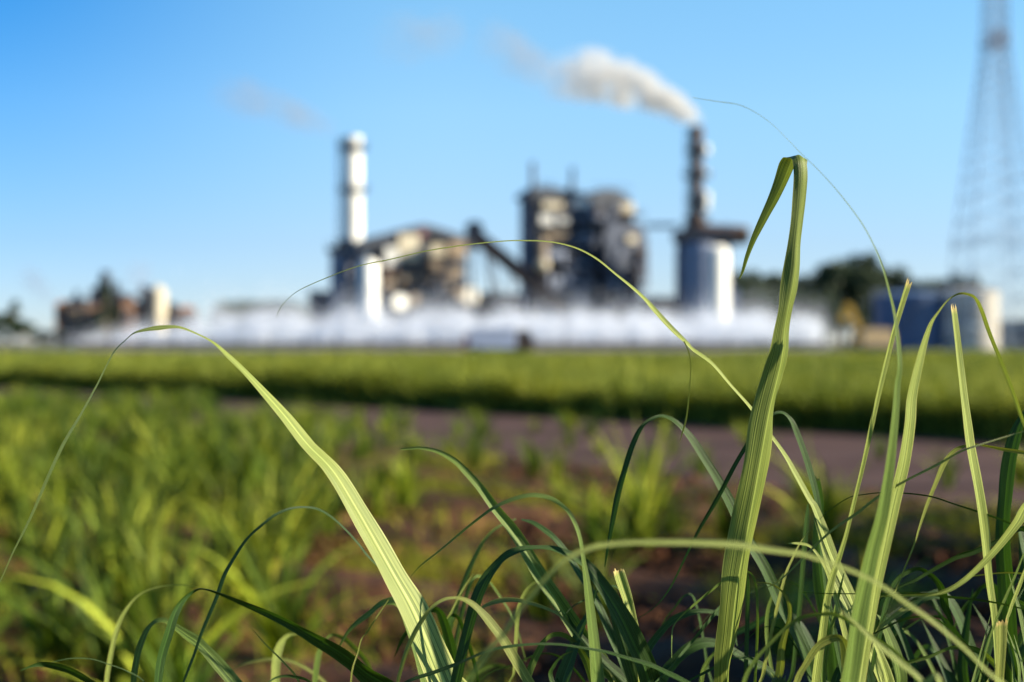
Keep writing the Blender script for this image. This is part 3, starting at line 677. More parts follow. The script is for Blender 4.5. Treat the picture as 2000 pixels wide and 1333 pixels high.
shed(1955, 2025, 626, 270, 'dark open shed at the right edge beyond the cream tank', 'steel_dark', 'steel_dark', ndoor=2)
shed(1556, 1606, 590, 330, 'grey shed among the trees left of the yellow loader', 'steel_body', 'vessel', ndoor=1)

# --- tanks on the right
def tank(px, d, r, pyt, label, mt):
    e = empty('storage_tank', (PX(px, d), d, 0), label, 'tank'); z = PZ(pyt, d)
    MB().lathe(0, 0, [(r, 0), (r, z)], 44).build('shell', M[mt], e, True)
    MB().lathe(0, 0, [(r + .12, z), (r + .12, z + .25), (r * .5, z + .9), (.3, z + 1.2)], 44).build('roof', M[mt], e, True)
    mb = MB()
    for i in range(1, 6): mb.lathe(0, 0, [(r + .01, z * i / 6), (r + .06, z * i / 6), (r + .06, z * i / 6 + .12), (r + .01, z * i / 6 + .12)], 44)
    mb.build('weld_band', M[mt], e)
    mb = MB()
    for i in range(30):
        a = R(200) + R(75) * i / 30; zz = z * i / 30; c, s = math.cos(a), math.sin(a); mb.box(c * (r + .5) - .3, c * (r + .5) + .3, s * (r + .5) - .3, s * (r + .5) + .3, zz, zz + .08)
        mb.bar((c * (r + .8), s * (r + .8), zz), (c * (r + .8), s * (r + .8), zz + 1), .04, 4)
    mb.build('stairs', M['vessel'], e)
    mb = MB()
    for i in range(24):
        a, a2 = 2 * math.pi * i / 24, 2 * math.pi * (i + 1) / 24; mb.bar((r * math.cos(a), r * math.sin(a), z + .2), (r * math.cos(a), r * math.sin(a), z + 1.2), .05, 4)
        mb.bar((r * math.cos(a), r * math.sin(a), z + 1.2), (r * math.cos(a2), r * math.sin(a2), z + 1.2), .05, 4)
    mb.build('railing', M['vessel'], e)
tank(1896, 262, 5.0, 574, 'round cream storage tank with its right side in full sun', 'tank_cream')
tank(1782, 268, 7.2, 580, 'wide dull blue storage tank in shade left of the cream tank', 'tank_blue')

# --- yellow loader with raised boom, tan covered trailer, blue truck
def wheels(e, pts, r, wdt=.35):
    for x, y in pts:
        w_ = MB(); w_.bar((x, y, r), (x, y + wdt, r), r, 20); o = w_.build('wheel', M['rubber'], e, True)
        q = MB(); q.bar((x, y - .02, r), (x, y + wdt + .02, r), r * .5, 14); q.build('rim', M['vessel'], o, True)
d = 240; e = empty('cane_loader', (PX(1668, d), d, 0), 'yellow wheeled cane loader with its boom raised, in front of the trees', 'loader')
mb = MB(); mb.box(-.4, 2.4, -1, 1, 1.0, 2.2); mb.box(-.8, 2.6, -.8, .8, .8, 1.1); mb.build('chassis', M['yellow'], e)
mb = MB(); mb.box(-.2, 1.2, -.9, .9, 2.2, 4.0); o = mb.build('cab', M['yellow'], e); mb = MB(); mb.box(-.24, 1.0, -.95, .95, 2.7, 3.7); mb.build('window', M['glass'], o)
mb = MB()
for y in (-.45, .45): mb.prism([(.6, 3.2), (1.6, 3.0), (-.4, 7.6), (-1.5, 8.2), (-1.6, 7.4), (-.9, 6.9)], y - .3, y + .3)
mb.build('boom', M['yellow'], e)
mb = MB(); mb.bar((-1.4, 0, 7.7), (-1.9, 0, 6.2), .25); mb.prism([(-2.4, 6.3), (-1.4, 6.3), (-1.2, 5.4), (-1.9, 4.9), (-2.5, 5.4)], -.7, .7); mb.build('grab', M['yellow'], e)
wheels(e, ((0, -1.3), (0, .95), (2.0, -1.3), (2.0, .95)), .8)
d = 235; e = empty('covered_trailer', (PX(1714, d), d, 0), 'low trailer under an orange-tan cover beside the yellow loader', 'trailer')
mb = MB(); mb.prism([(-2.6, .9), (2.6, .9), (2.65, 2.6), (2.2, 3.5), (1.0, 3.75), (-1.0, 3.75), (-2.2, 3.5), (-2.65, 2.6)], -1.2, 1.2); mb.build('cover', M['tanbox'], e)
mb = MB(); mb.box(-2.7, 2.7, -1.25, 1.25, .65, .9); mb.bar((2.7, 0, .75), (4.0, 0, .7), .1); mb.build('chassis', M['steel_dark'], e)
wheels(e, ((-1.8, -1.25), (-1.8, .9), (-.8, -1.25), (-.8, .9), (1.8, -1.25), (1.8, .9)), .5)
d = 128; e = empty('tanker_truck', (PX(968, d), d, 0), 'dull blue truck with brown-red ends parked before the white water spray', 'truck')
mb = MB(); mb.prism([(-1.75, .75), (1.3, .75), (1.3, 1.95), (1.1, 2.1), (-1.6, 2.1), (-1.75, 1.95)], -1.0, 1.0); mb.build('body', M['blue_paint'], e)
mb = MB(); mb.prism([(1.4, .6), (2.5, .6), (2.5, 1.3), (2.2, 2.0), (1.4, 2.0)], -.95, .95); o = mb.build('cab', M['rust'], e)
mb = MB(); mb.prism([(1.7, 1.35), (2.4, 1.35), (2.15, 1.85), (1.7, 1.85)], -.98, .98); mb.build('window', M['glass'], o)
mb = MB(); mb.box(-2.1, -1.8, -1, 1, .6, 1.7); mb.build('tail_board', M['red'], e)
mb = MB(); mb.box(-2.0, 2.4, -.5, .5, .5, .72); mb.build('chassis', M['steel_dark'], e); e.scale = (1.35, 1.3, 1.3)
wheels(e, ((-1.3, -1.02), (-1.3, .67), (1.8, -1.02), (1.8, .67)), .45)

# --- far works at the left edge
d = 430
def bl(name, label, cat, px0, px1, pyt, mt, dd=0, top=None, h0=0):
    D = d + dd; x0 = PX(px0, D); x1 = PX(px1, D); z = PZ(pyt, D); e = empty(name, ((x0 + x1) / 2, D, 0), label, cat, rz=R(14)); h = (x1 - x0) / 2
    mb = MB(); mb.box(-h, h, 0, 9, 0, z); mb.build('wall', M[mt], e)
    mb = MB(); mb.prism([(-h - .4, z), (h + .4, z), (h * .3, z + (top or .8)), (-h * .3, z + (top or .8))], -.4, 9.4); mb.build('roof', M['terracotta' if top else 'steel_dark'], e)
    for i in range(max(1, int(h / 2.2))):
        x = -h + 2 * h * (i + .5) / max(1, int(h / 2.2)); mb = MB(); mb.box(x - .8, x + .8, -.12, .02, z * .45, z * .75); mb.build('window', M['glass'], e)
    fit_gear(gear(18, -h + .2, h - .2, -.1, .5, z, int(px0)), ('steel_dark', 'rust', 'clad_tan', 'clad_tan'), e)
    return e
bl('factory_block', 'small tan block at the left end of the far brown works', 'building', 108, 140, 598, 'brick', top=1.6)
bl('factory_block', 'dark brown block second from the left in the far works', 'building', 136, 172, 588, 'steel_body')
bl('factory_block', 'long brown middle hall of the far works', 'building', 170, 292, 592, 'brick', dd=6)
bl('factory_block', 'dark raised block with pipes in the middle of the far works', 'building', 176, 224, 566, 'steel_body', dd=14)
bl('factory_block', 'low orange-roofed block at the right end of the far works', 'building', 346, 384, 608, 'brick', top=1.6)
bl('factory_block', 'dark narrow block beside the cream silo of the far works', 'building', 276, 296, 566, 'steel_body', dd=3)
bl('factory_block', 'tan block left of the thin dark stack in the far works', 'building', 232, 262, 580, 'brick', dd=-4)
bl('factory_block', 'small dark step-roofed block right of the cream silo of the far works', 'building', 322, 344, 596, 'steel_body', dd=4)
e = empty('silo', (PX(309, d), d, 0), 'cream round silo with cone top at the far works on the left', 'silo')
MB().lathe(0, 0, [(2.6, 0), (2.6, PZ(570, d)), (1.2, PZ(560, d)), (.2, PZ(556, d))]).build('shell', M['clad_cream'], e, True)
mb = MB(); mb.lathe(0, 0, [(2.6, 6), (2.75, 6), (2.75, 6.3), (2.6, 6.3)]); mb.build('hoops', M['vessel'], e)
for px_, py_, r_, lab in ((207, 530, 1.5, 'thick dark stack rising from the middle of the far works'), (280, 556, .8, 'thin dark stack beside the cream silo of the far works'), (196, 545, .6, 'thin dark stack left of the thick one at the far works'), (228, 552, .9, 'short dark stack right of the thick one at the far works'), (150, 568, .7, 'short dark stack above the left blocks of the far works')):
    e = empty('smoke_stack', (PX(px_, d + 8), d + 8, 0), lab, 'chimney'); z = PZ(py_, d + 8)
    MB().lathe(0, 0, [(r_ * 1.4, 0), (r_ * 1.1, z * .5), (r_, z), (r_ * .7, z)], 14).build('flue', M['steel_dark'], e, True)
    mb = MB(); ring_platform(mb, r_, r_ + 1.2, z * .8); mb.build('platform', M['steel_dark'], e)

# --- lattice mast at the right edge (nearer than the mill)
d = 170; e = empty('lattice_mast', (PX(1944, d), d, 0), 'tall grey steel lattice mast running out of the top right of the photo', 'mast')
def hw(z): return float(np.interp(z, [0, PZ(480, d), PZ(95, d), PZ(-60, d), PZ(-300, d)], [PX(1076, d), PX(1064, d), PX(1021, d), PX(1017, d), PX(1006, d)]))
zs = [0]; 
while zs[-1] < PZ(-300, d): zs.append(zs[-1] + max(1.2, hw(zs[-1]) * .75))
mb = MB()
for sx in (-1, 1):
    for sy in (-1, 1):
        for a, b_ in zip(zs, zs[1:]): mb.bar((sx * hw(a), sy * hw(a), a), (sx * hw(b_), sy * hw(b_), b_), .085, 5)
mb.build('legs', M['pylon'], e)
mb = MB()
for a, b_ in zip(zs, zs[1:]):
    ha, hb = hw(a), hw(b_)
    for k in range(4):
        c = [(-1, -1), (1, -1), (1, 1), (-1, 1), (-1, -1)]; (p, q), (p2, q2) = c[k], c[k + 1]
        mb.bar((p * ha, q * ha, a), (p2 * hb, q2 * hb, b_), .042, 4); mb.bar((p2 * ha, q2 * ha, a), (p * hb, q * hb, b_), .042, 4)
        mb.bar((p * hb, q * hb, b_), (p2 * hb, q2 * hb, b_), .042, 4)
mb.build('bracing', M['pylon'], e)
for py in (88, 480):
    z = PZ(py, d); h = hw(z) + .1; mb = MB()
    if py < 100: mb.box(-h, h, -h, h, z, z + .12)
    if py < 100: mb.box(-h * .7, h * .7, -h, -h + .5, z - .8, z + 1.6)
    if mb.v: mb.build('platform', M['pylon'], e)
    for s in (-1, 1): mb = MB(); rails(mb, -h, h, s * h, z); mb.build('railing', M['pylon'], e)
mb = MB()
for i in range(int(PZ(-300, d) / .6)): z = i * .6; mb.bar((-.3, -hw(z) * .96, z), (.3, -hw(z) * .96, z), .03, 4)
for s in (-.3, .3):
    for a, b_ in zip(zs, zs[1:]): mb.bar((s, -hw(a) * .96, a), (s, -hw(b_) * .96, b_), .05, 4)
mb.build('ladder', M['pylon'], e)

# ------------------------------------------------------------------ trees
m, t, b = mat_new('tree_foliage'); L = t.links.new
oi = N(t, 'ShaderNodeObjectInfo'); gm = N(t, 'ShaderNodeNewGeometry')
n1 = N(t, 'ShaderNodeTexNoise'); n1.inputs['Scale'].default_value = 0.5; L(gm.outputs['Position'], n1.inputs['Vector'])
L(ramp(t, n1.outputs['Fac'], [(0.35, (0.020, 0.040, 0.022)), (0.65, (0.055, 0.080, 0.030))]), b.inputs['Base Color']); b.inputs['Roughness'].default_value = 0.6; b.inputs['Specular IOR Level'].default_value = 0.25
M['foliage'] = m
def tree_parts(h, spread, seed, conical=False):
    rr = np.random.default_rng(seed); mb = MB(); tr = h * 0.022 + .08
    mb.bar((0, 0, 0), (0.1, 0, h * .35), tr, 8, tr * .7); mb.bar((0.1, 0, h * .35), (0, 0, h * .8), tr * .7, 8, tr * .2)
    C = []; nc = 18
    for i in range(nc):
        a = rr.uniform(0, 6.28)
        if conical: z = h * (.2 + .75 * i / nc); r = spread * .55 * (1 - i / nc) + .2
        else: z = h * rr.uniform(.36, .9); r = spread * math.sqrt(rr.random()) * (1.1 - .6 * max(0, z / h - .5) / .4)
        p = Vector((math.cos(a) * r, math.sin(a) * r, z)); C.append((p, spread * rr.uniform(.26, .46) * (.6 if conical else 1)))
        mb.bar((0, 0, max(h * .15, z - h * .25)), p, tr * .35, 5, tr * .1)
    V = []
    for p, r in C:
        n = 300; u = rr.normal(size=(n, 3)); u /= np.linalg.norm(u, axis=1)[:, None]; u *= (rr.random(n) ** .45)[:, None] * r * np.array([1, 1, .62])
        c = u + np.array(p); s = rr.uniform(.14, .36, n)
        a = rr.normal(size=(n, 3)); a /= np.linalg.norm(a, axis=1)[:, None]; b2 = np.cross(a, rr.normal(size=(n, 3))); b2 /= np.linalg.norm(b2, axis=1)[:, None]
        V.append(np.stack([c - a * s[:, None], c + b2 * s[:, None] * .6, c + a * s[:, None], c - b2 * s[:, None] * .6], 1).reshape(-1, 3))
    V = np.concatenate(V); F = np.arange(len(V)).reshape(-1, 4)
    return mb, nmesh('crown', V, F, M['foliage'])
tree_lib = []
for s_, con in ((1, False), (2, False), (3, False), (4, False), (5, True)):
    mb, cm = tree_parts(10, 4.6 if not con else 2.8, s_, con); tm = nmesh('trunk', mb.v, mb.f, M['bark']); tree_lib.append((tm, cm))
def tree(px, pyt, d, kind, spread, label, group=None, h_px=None):
    z = PZ(pyt, d); e = empty('tree', (PX(px, d), d, 0), label, 'tree', group, rz=random.uniform(0, 6.28)); s = z / 9.6
    e.scale = (s * spread, s * spread, s)
    link('trunk', tree_lib[kind][0], e); link('crown', tree_lib[kind][1], e)
for px, pyt, d, k, sp, lab in (
    (1446, 534, 335, 0, .80, 'rounded dark tree just right of the rust chimney tower'),
    (1492, 528, 345, 1, .85, 'broad dark tree left of the tall folded leaf tip'),
    (1535, 540, 340, 2, .8, 'dark tree directly behind the tall folded leaf'),
    (1580, 536, 350, 3, .75, 'dark tree just right of the tall folded leaf'),
    (1632, 512, 338, 0, .66, 'taller spreading tree left of the highest one'),
    (1684, 497, 342, 2, .66, 'highest dark spreading tree above the yellow loader'),
    (1738, 520, 350, 1, .7, 'dark tree right of the highest one, behind the thin arching leaf'),
    (1790, 545, 340, 3, .8, 'dark tree behind the blue tank, left side'),
    (1836, 550, 352, 0, .8, 'dark tree above the join of the blue and cream tanks'),
    (1884, 534, 345, 1, .62, 'small peaked tree behind the cream tank near the mast'),
    (1610, 585, 300, 2, .9, 'low shaded tree left of the yellow loader'),
    (1500, 585, 310, 3, 1.1, 'low dark tree behind the water spray, below the broad one'),
    (1712, 598, 300, 1, .8, 'low shaded tree between the yellow loader and the blue tank'),
    (1422, 566, 325, 2, 1.3, 'low dark tree close behind the foot of the rust chimney tower'),
    (1468, 560, 318, 3, 1.3, 'low spreading dark tree in front of the rounded one by the tower'),
    (1556, 566, 322, 1, 1.2, 'low dark tree left of the grey shed in the tree belt'),
    (1648, 548, 348, 3, 1.0, 'dark tree filling the gap under the taller spreading one'),
    (1862, 548, 356, 2, .9, 'dark tree between the small peaked tree and the tank join'),
    (456, 586, 420, 1, 1.1, 'small dark round tree standing alone left of the dark shed'),
    (505, 588, 425, 3, 1.3, 'small dark wide tree next to the lone round one, left of the mill'),
    (556, 590, 425, 0, 1.3, 'low dark tree closest to the dark shed left of the mill'),
    (28, 585, 330, 4, 1.0, 'dark narrow cone-shaped tree at the left edge'),
    (2, 612, 330, 2, 1.2, 'low dark bush-like tree cut by the left edge'),
    (52, 628, 325, 3, 1.4, 'low dark tree right of the cone-shaped tree at the left edge'),
    (98, 645, 310, 1, 1.8, 'lowest dark tree in front of the far brown works'),
    (206, 548, 420, 4, .8, 'dark pointed tree in the middle of the far works'),
    (330, 596, 440, 0, .9, 'dark tree between cream silo and orange-roofed block of the far works')):
    tree(px, pyt, d, k, sp, lab)

# ------------------------------------------------------------------ spray pond: rim wall, fence, water jets
d = 134; e = empty('pond_wall', (0, d, 0), 'long low stained concrete wall along the spray pond', 'wall')
mb = MB(); mb.box(PX(150, d), PX(1610, d), 0, .5, 0, 1.4); mb.build('wall_face', M['concrete'], e)
mb = MB(); mb.box(PX(150, d) - .1, PX(1610, d) + .1, -.1, .6, 1.4, 1.55); mb.build('coping', M['concrete'], e)
e = empty('fence', (0, 131, 0), 'thin dark wire fence in front of the pond wall', 'fence')
for x in np.arange(PX(150, 131), PX(1610, 131), 3.0):
    mb = MB(); mb.box(x - .07, x + .07, -.07, .07, 0, 2.1); mb.build('post', M['steel_dark'], e)
mb = MB()
for z in (.6, 1.3, 2.0): mb.bar((PX(150, 131), 0, z), (PX(1610, 131), 0, z), .02, 4)
mb.build('wires', M['steel_dark'], e)
m, t, b = mat_new('pond_water'); b.inputs['Base Color'].default_value = (0.10, 0.14, 0.17, 1); b.inputs['Roughness'].default_value = 0.2
tag(link('water', nmesh('water', [(PX(150, 135), 134.6, .55), (PX(1610, 135), 134.6, .55), (PX(1610, 135), 172, .55), (PX(150, 135), 172, .55)], [(0, 1, 2, 3)], m)), 'grey water of the spray pond', None, kind='structure')
m, t, b = mat_new('water_droplets'); b.inputs['Base Color'].default_value = (0.80, 0.82, 0.87, 1); b.inputs['Roughness'].default_value = 0.5
tr = N(t, 'ShaderNodeBsdfTranslucent'); tr.inputs[0].default_value = (0.80, 0.82, 0.87, 1); ms = N(t, 'ShaderNodeMixShader'); ms.inputs[0].default_value = .5
t.links.new(b.outputs[0], ms.inputs[1]); t.links.new(tr.outputs[0], ms.inputs[2]); t.links.new(ms.outputs[0], t.nodes['Material Output'].inputs['Surface']); M['drops'] = m
def jet_mesh(seed, n=1500):
    rr = np.random.default_rng(seed); V = []
    nj = 7; a = rr.integers(0, nj, n) * 6.283 / nj + rr.normal(0, .16, n); tt = rr.random(n)
    spread = 1.5 * rr.uniform(.35, 1.0, n); zz = (4 * tt * (1 - tt)) ** .8 * rr.uniform(.55, 1.0, n) * 3.4
    up = rr.random(n) < .45          # the rising core of the jet
    x = np.cos(a) * spread * tt * 1.15 - .6 * tt * rr.random(n); y = np.sin(a) * spread * tt * 1.15; c = np.stack([x, y, zz], 1) + rr.normal(0, .10, (n, 3)); ch = rr.random(n) ** 1.4 * 4.2; w_ = (.14 + .17 * ch)[:, None]
    c = np.where(up[:, None], np.stack([-.10 * ch, 0 * ch, ch], 1) + rr.normal(0, 1, (n, 3)) * w_, c); c[:, 2] = np.abs(c[:, 2])
    s = rr.uniform(.02, .07, n); u = rr.normal(size=(n, 3)); u /= np.linalg.norm(u, axis=1)[:, None]; v2 = np.cross(u, rr.normal(size=(n, 3))); v2 /= np.linalg.norm(v2, axis=1)[:, None]
    V = np.stack([c - u * s[:, None], c + v2 * s[:, None], c + u * s[:, None], c - v2 * s[:, None]], 1).reshape(-1, 3)
    return nmesh('water_jet', V, np.arange(len(V)).reshape(-1, 4), M['drops'])
jets = [jet_mesh(s) for s in range(5)]
nj = 0
for row, dd in enumerate((138, 146, 155, 164)):
    xx = np.arange(PX(165, dd), PX(1600, dd), 1.62 if row < 2 else 1.9)
    for i, x in enumerate(xx):
        px = 1000 + (x / dd) * FPX
        if px < 420 and rng.random() < np.interp(px, [165, 420], [.6, .1]): continue
        o = bpy.data.objects.new('water_jet', jets[random.randrange(5)]); col.objects.link(o)
        hs_ = rng.uniform(.62, 1.2)
        if px < 420: hs_ *= np.interp(px, [160, 420], [.45, .85])
        o.location = (x + rng.uniform(-.4, .4), dd + rng.uniform(-1, 1), .5); o.scale = (1.15, 1.15, hs_ * 1.18); o.rotation_euler = (0, 0, rng.uniform(0, 6.28))
        tag(o, 'white fountain of fine water spray in the long row of cooling pond jets', 'water jet', 'water jets of the spray pond'); nj += 1
print('jets', nj)

# ------------------------------------------------------------------ smoke and drifting mist (volumes in closed hulls)
def vol_hull(name, a, b_, ra, rb, color, dens, label, cat, nscale=.25, thr=.45, edge=1.2, aniso=.2, seed=0, absorb=None, bend=0.0, sharp=3.0):
    a = Vector(a); b_ = Vector(b_); Ln = (b_ - a).length; n = 28; k = 26; rr = random.Random(seed)
    V = []; F = []
    for i in range(k):
        tt = i / (k - 1); r = (ra + (rb - ra) * tt) * min(1, math.sin(math.pi * min(1, max(0, tt * .94 + .03))) ** .5 * 1.1) 
        for j in range(n):
            an = 2 * math.pi * j / n; q = r * (1 + .10 * math.sin(3 * an + tt * 9 + seed) + .08 * math.sin(5 * an - tt * 14))
            V.append((tt * Ln, q * math.cos(an), q * math.sin(an) + bend * math.sin(math.pi * tt)))
    for i in range(k - 1):
        for j in range(n): F.append((i * n + j, i * n + (j + 1) % n, (i + 1) * n + (j + 1) % n, (i + 1) * n + j))
    F.append(tuple(range(n))[::-1]); F.append(tuple(range((k - 1) * n, k * n)))
    m = bpy.data.materials.new(name + '_vapour'); m.use_nodes = True; t = m.node_tree; L = t.links.new
    for nd in list(t.nodes):
        if nd.type != 'OUTPUT_MATERIAL': t.nodes.remove(nd)
    out = [q for q in t.nodes if q.type == 'OUTPUT_MATERIAL'][0]
    pv = N(t, 'ShaderNodeVolumePrincipled'); pv.inputs['Color'].default_value = (*color, 1); pv.inputs['Anisotropy'].default_value = aniso
    if absorb: pv.inputs['Absorption Color'].default_value = (*absorb, 1)
    tc = N(t, 'ShaderNodeTexCoord'); sp = N(t, 'ShaderNodeSeparateXYZ'); L(tc.outputs['Object'], sp.inputs[0])
    nt_ = N(t, 'ShaderNodeTexNoise'); nt_.inputs['Scale'].default_value = nscale; nt_.inputs['Detail'].default_value = 3.0; nt_.inputs['Roughness'].default_value = .5; L(tc.outputs['Object'], nt_.inputs['Vector'])
    # normalised radius
    vx = N(t, 'ShaderNodeCombineXYZ'); L(sp.outputs[1], vx.inputs[1])
    b1 = N(t, 'ShaderNodeMath', operation='MULTIPLY', i_1=math.pi / Ln); L(sp.outputs[0], b1.inputs[0]); b2 = N(t, 'ShaderNodeMath', operation='SINE'); L(b1.outputs[0], b2.inputs[0])
    b3 = N(t, 'ShaderNodeMath', operation='MULTIPLY_ADD', i_1=-bend); L(b2.outputs[0], b3.inputs[0]); L(sp.outputs[2], b3.inputs[2]); L(b3.outputs[0], vx.inputs[2])
    ln = N(t, 'ShaderNodeVectorMath', operation='LENGTH'); L(vx.outputs[0], ln.inputs[0])
    rx = N(t, 'ShaderNodeMapRange'); rx.inputs[1].default_value = 0; rx.inputs[2].default_value = Ln; rx.inputs[3].default_value = ra; rx.inputs[4].default_value = rb; L(sp.outputs[0], rx.inputs[0])
    dv = N(t, 'ShaderNodeMath', operation='DIVIDE'); L(ln.outputs['Value'], dv.inputs[0]); L(rx.outputs[0], dv.inputs[1])
    # fade at both ends
    tx = N(t, 'ShaderNodeMath', operation='DIVIDE', i_1=Ln); L(sp.outputs[0], tx.inputs[0])
    rp = N(t, 'ShaderNodeValToRGB'); els = rp.color_ramp.elements
    while len(els) < 4: els.new(.5)
    for e_, (p, c) in zip(els, ((0.01, 0.0), (0.10, 1), (0.55, .85), (.97, 0))): e_.position = p; e_.color = (c, c, c, 1)
    L(tx.outputs[0], rp.inputs[0])
    # f = (noise - thr)*2 + (1 - r)*edge, clamped
    f1 = N(t, 'ShaderNodeMath', operation='MULTIPLY_ADD', i_1=sharp, i_2=-sharp * thr); L(nt_.outputs['Fac'], f1.inputs[0])
    f2 = N(t, 'ShaderNodeMath', operation='MULTIPLY_ADD', i_1=-edge, i_2=edge * .9); L(dv.outputs[0], f2.inputs[0])
    f3 = N(t, 'ShaderNodeMath', operation='ADD', use_clamp=True); L(f1.outputs[0], f3.inputs[0]); L(f2.outputs[0], f3.inputs[1])
    f4 = N(t, 'ShaderNodeMath', operation='MULTIPLY'); L(f3.outputs[0], f4.inputs[0]); L(rp.outputs[0], f4.inputs[1])
    # nothing outside the hull radius
    f6 = N(t, 'ShaderNodeMapRange'); f6.inputs[1].default_value = .75; f6.inputs[2].default_value = 1.0; f6.inputs[3].default_value = 1; f6.inputs[4].default_value = 0; L(dv.outputs[0], f6.inputs[0])
    f7 = N(t, 'ShaderNodeMath', operation='MULTIPLY'); L(f4.outputs[0], f7.inputs[0]); L(f6.outputs[0], f7.inputs[1])
    f5 = N(t, 'ShaderNodeMath', operation='MULTIPLY', i_1=dens); L(f7.outputs[0], f5.inputs[0]); L(f5.outputs[0], pv.inputs['Density'])
    L(pv.outputs[0], out.inputs['Volume'])
    me = nmesh(name, V, F, m); o = link(name, me)
    o.matrix_world = Matrix.Translation(a) @ (b_ - a).to_track_quat('X', 'Z').to_matrix().to_4x4()
    return tag(o, label, cat, kind='stuff')
D3 = 300
vol_hull('smoke_plume', at(1372, 240, 300), at(1070, 150, 345), 3.2, 9.4, (.76, .75, .73), .48, 'dense white and grey smoke plume drifting left from the rust-brown chimney', 'smoke', nscale=.20, thr=.50, edge=1.35, seed=3, bend=3.6, sharp=4.6)
vol_hull('smoke_wisp', at(1080, 150, 350), at(930, 62, 365), 6, 7.5, (.50, .49, .50), .09, 'faint torn smoke wisp left of the dense white plume', 'smoke', nscale=.14, thr=.50, edge=.9, seed=4)
vol_hull('smoke_wisp', at(910, 55, 370), at(720, 95, 380), 8, 10, (.50, .49, .49), .045, 'very faint smoke wisp near the top of the sky', 'smoke', nscale=.12, thr=.52, edge=.8, seed=5)
vol_hull('smoke_plume', at(668, 256, D3), at(395, 168, D3), 2.5, 7, (.52, .46, .40), .09, 'thin brownish smoke trail drifting left from the pale chimney', 'smoke', nscale=.15, thr=.47, edge=.9, seed=6)
vol_hull('steam_plume', at(284, 600, 430), at(262, 500, 430), 4, 6, (.55, .54, .62), .06, 'faint lilac steam rising behind the cream silo of the far works', 'steam', nscale=.12, thr=.46, edge=.9, seed=8)
vol_hull('smoke_plume', at(112, 600, 425), at(28, 512, 425), 2.5, 5, (.45, .48, .58), .09, 'thin grey-blue smoke curl at the left edge beside the far works', 'smoke', nscale=.14, thr=.46, edge=.9, seed=9)
vol_hull('drifting_mist', (PX(1610, 152), 152, 2.6), (PX(-60, 152), 152, .6), 3.6, 3.0, (.88, .90, .97), .17, 'low white mist hanging over the water jets and drifting off to the left', 'mist', nscale=.35, thr=.40, edge=1.0, seed=10)

# ------------------------------------------------------------------ the cane plants in focus, about 1.1 m from the lens
def cr(P, m=7):
    """Catmull-Rom through the rows of P"""
    P = np.asarray(P, float); n = len(P); Q = np.vstack([2 * P[0] - P[1], P, 2 * P[-1] - P[-2]]); out = []
    for i in range(n - 1):
        p0, p1, p2, p3 = Q[i:i + 4]
        for k in range(m):
            t_ = k / m; out.append(.5 * (2 * p1 + (p2 - p0) * t_ + (2 * p0 - 5 * p1 + 4 * p2 - p3) * t_ ** 2 + (3 * p1 - p0 - 3 * p2 + p3) * t_ ** 3))
    out.append(P[-1]); return np.array(out)

PLANTS = {}
def plant(key, px, d, z, label, nst=3):
    top = at(px, 0, d); e = empty('sugarcane_plant', (top.x, d, 0), label, 'cane plant', 'sugarcane plants growing right in front of the camera'); PLANTS[key] = (e, top.x, d, z)
    for k in range(nst):
        a = 2 * math.pi * k / nst + 1; mb = MB(); prof = []; zz = -.03; r = .013
        while zz < z - .02:
            prof += [(r, zz), (r * 1.0, zz + .085), (r * 1.18, zz + .095), (r * 1.18, zz + .103), (r, zz + .112)]; zz += .13
        prof.append((r * .7, z)); n = 12; vs = []; fs = []
        for q, (rr_, h) in enumerate(prof):
            f_ = max(0, h) / z
            for i in range(n):
                an = 2 * math.pi * i / n; vs.append((math.cos(a) * .05 * (1 - f_ * .6) + rr_ * math.cos(an), math.sin(a) * .05 * (1 - f_ * .6) + rr_ * math.sin(an), h))
        for q in range(len(prof) - 1):
            for i in range(n): fs.append((q * n + i, q * n + (i + 1) % n, (q + 1) * n + (i + 1) % n, (q + 1) * n + i))
        fs.append(tuple(range((len(prof) - 1) * n, len(prof) * n))); mb.add(vs, fs); mb.build('stalk', M['stalk'], e, True)
nleaf = 0
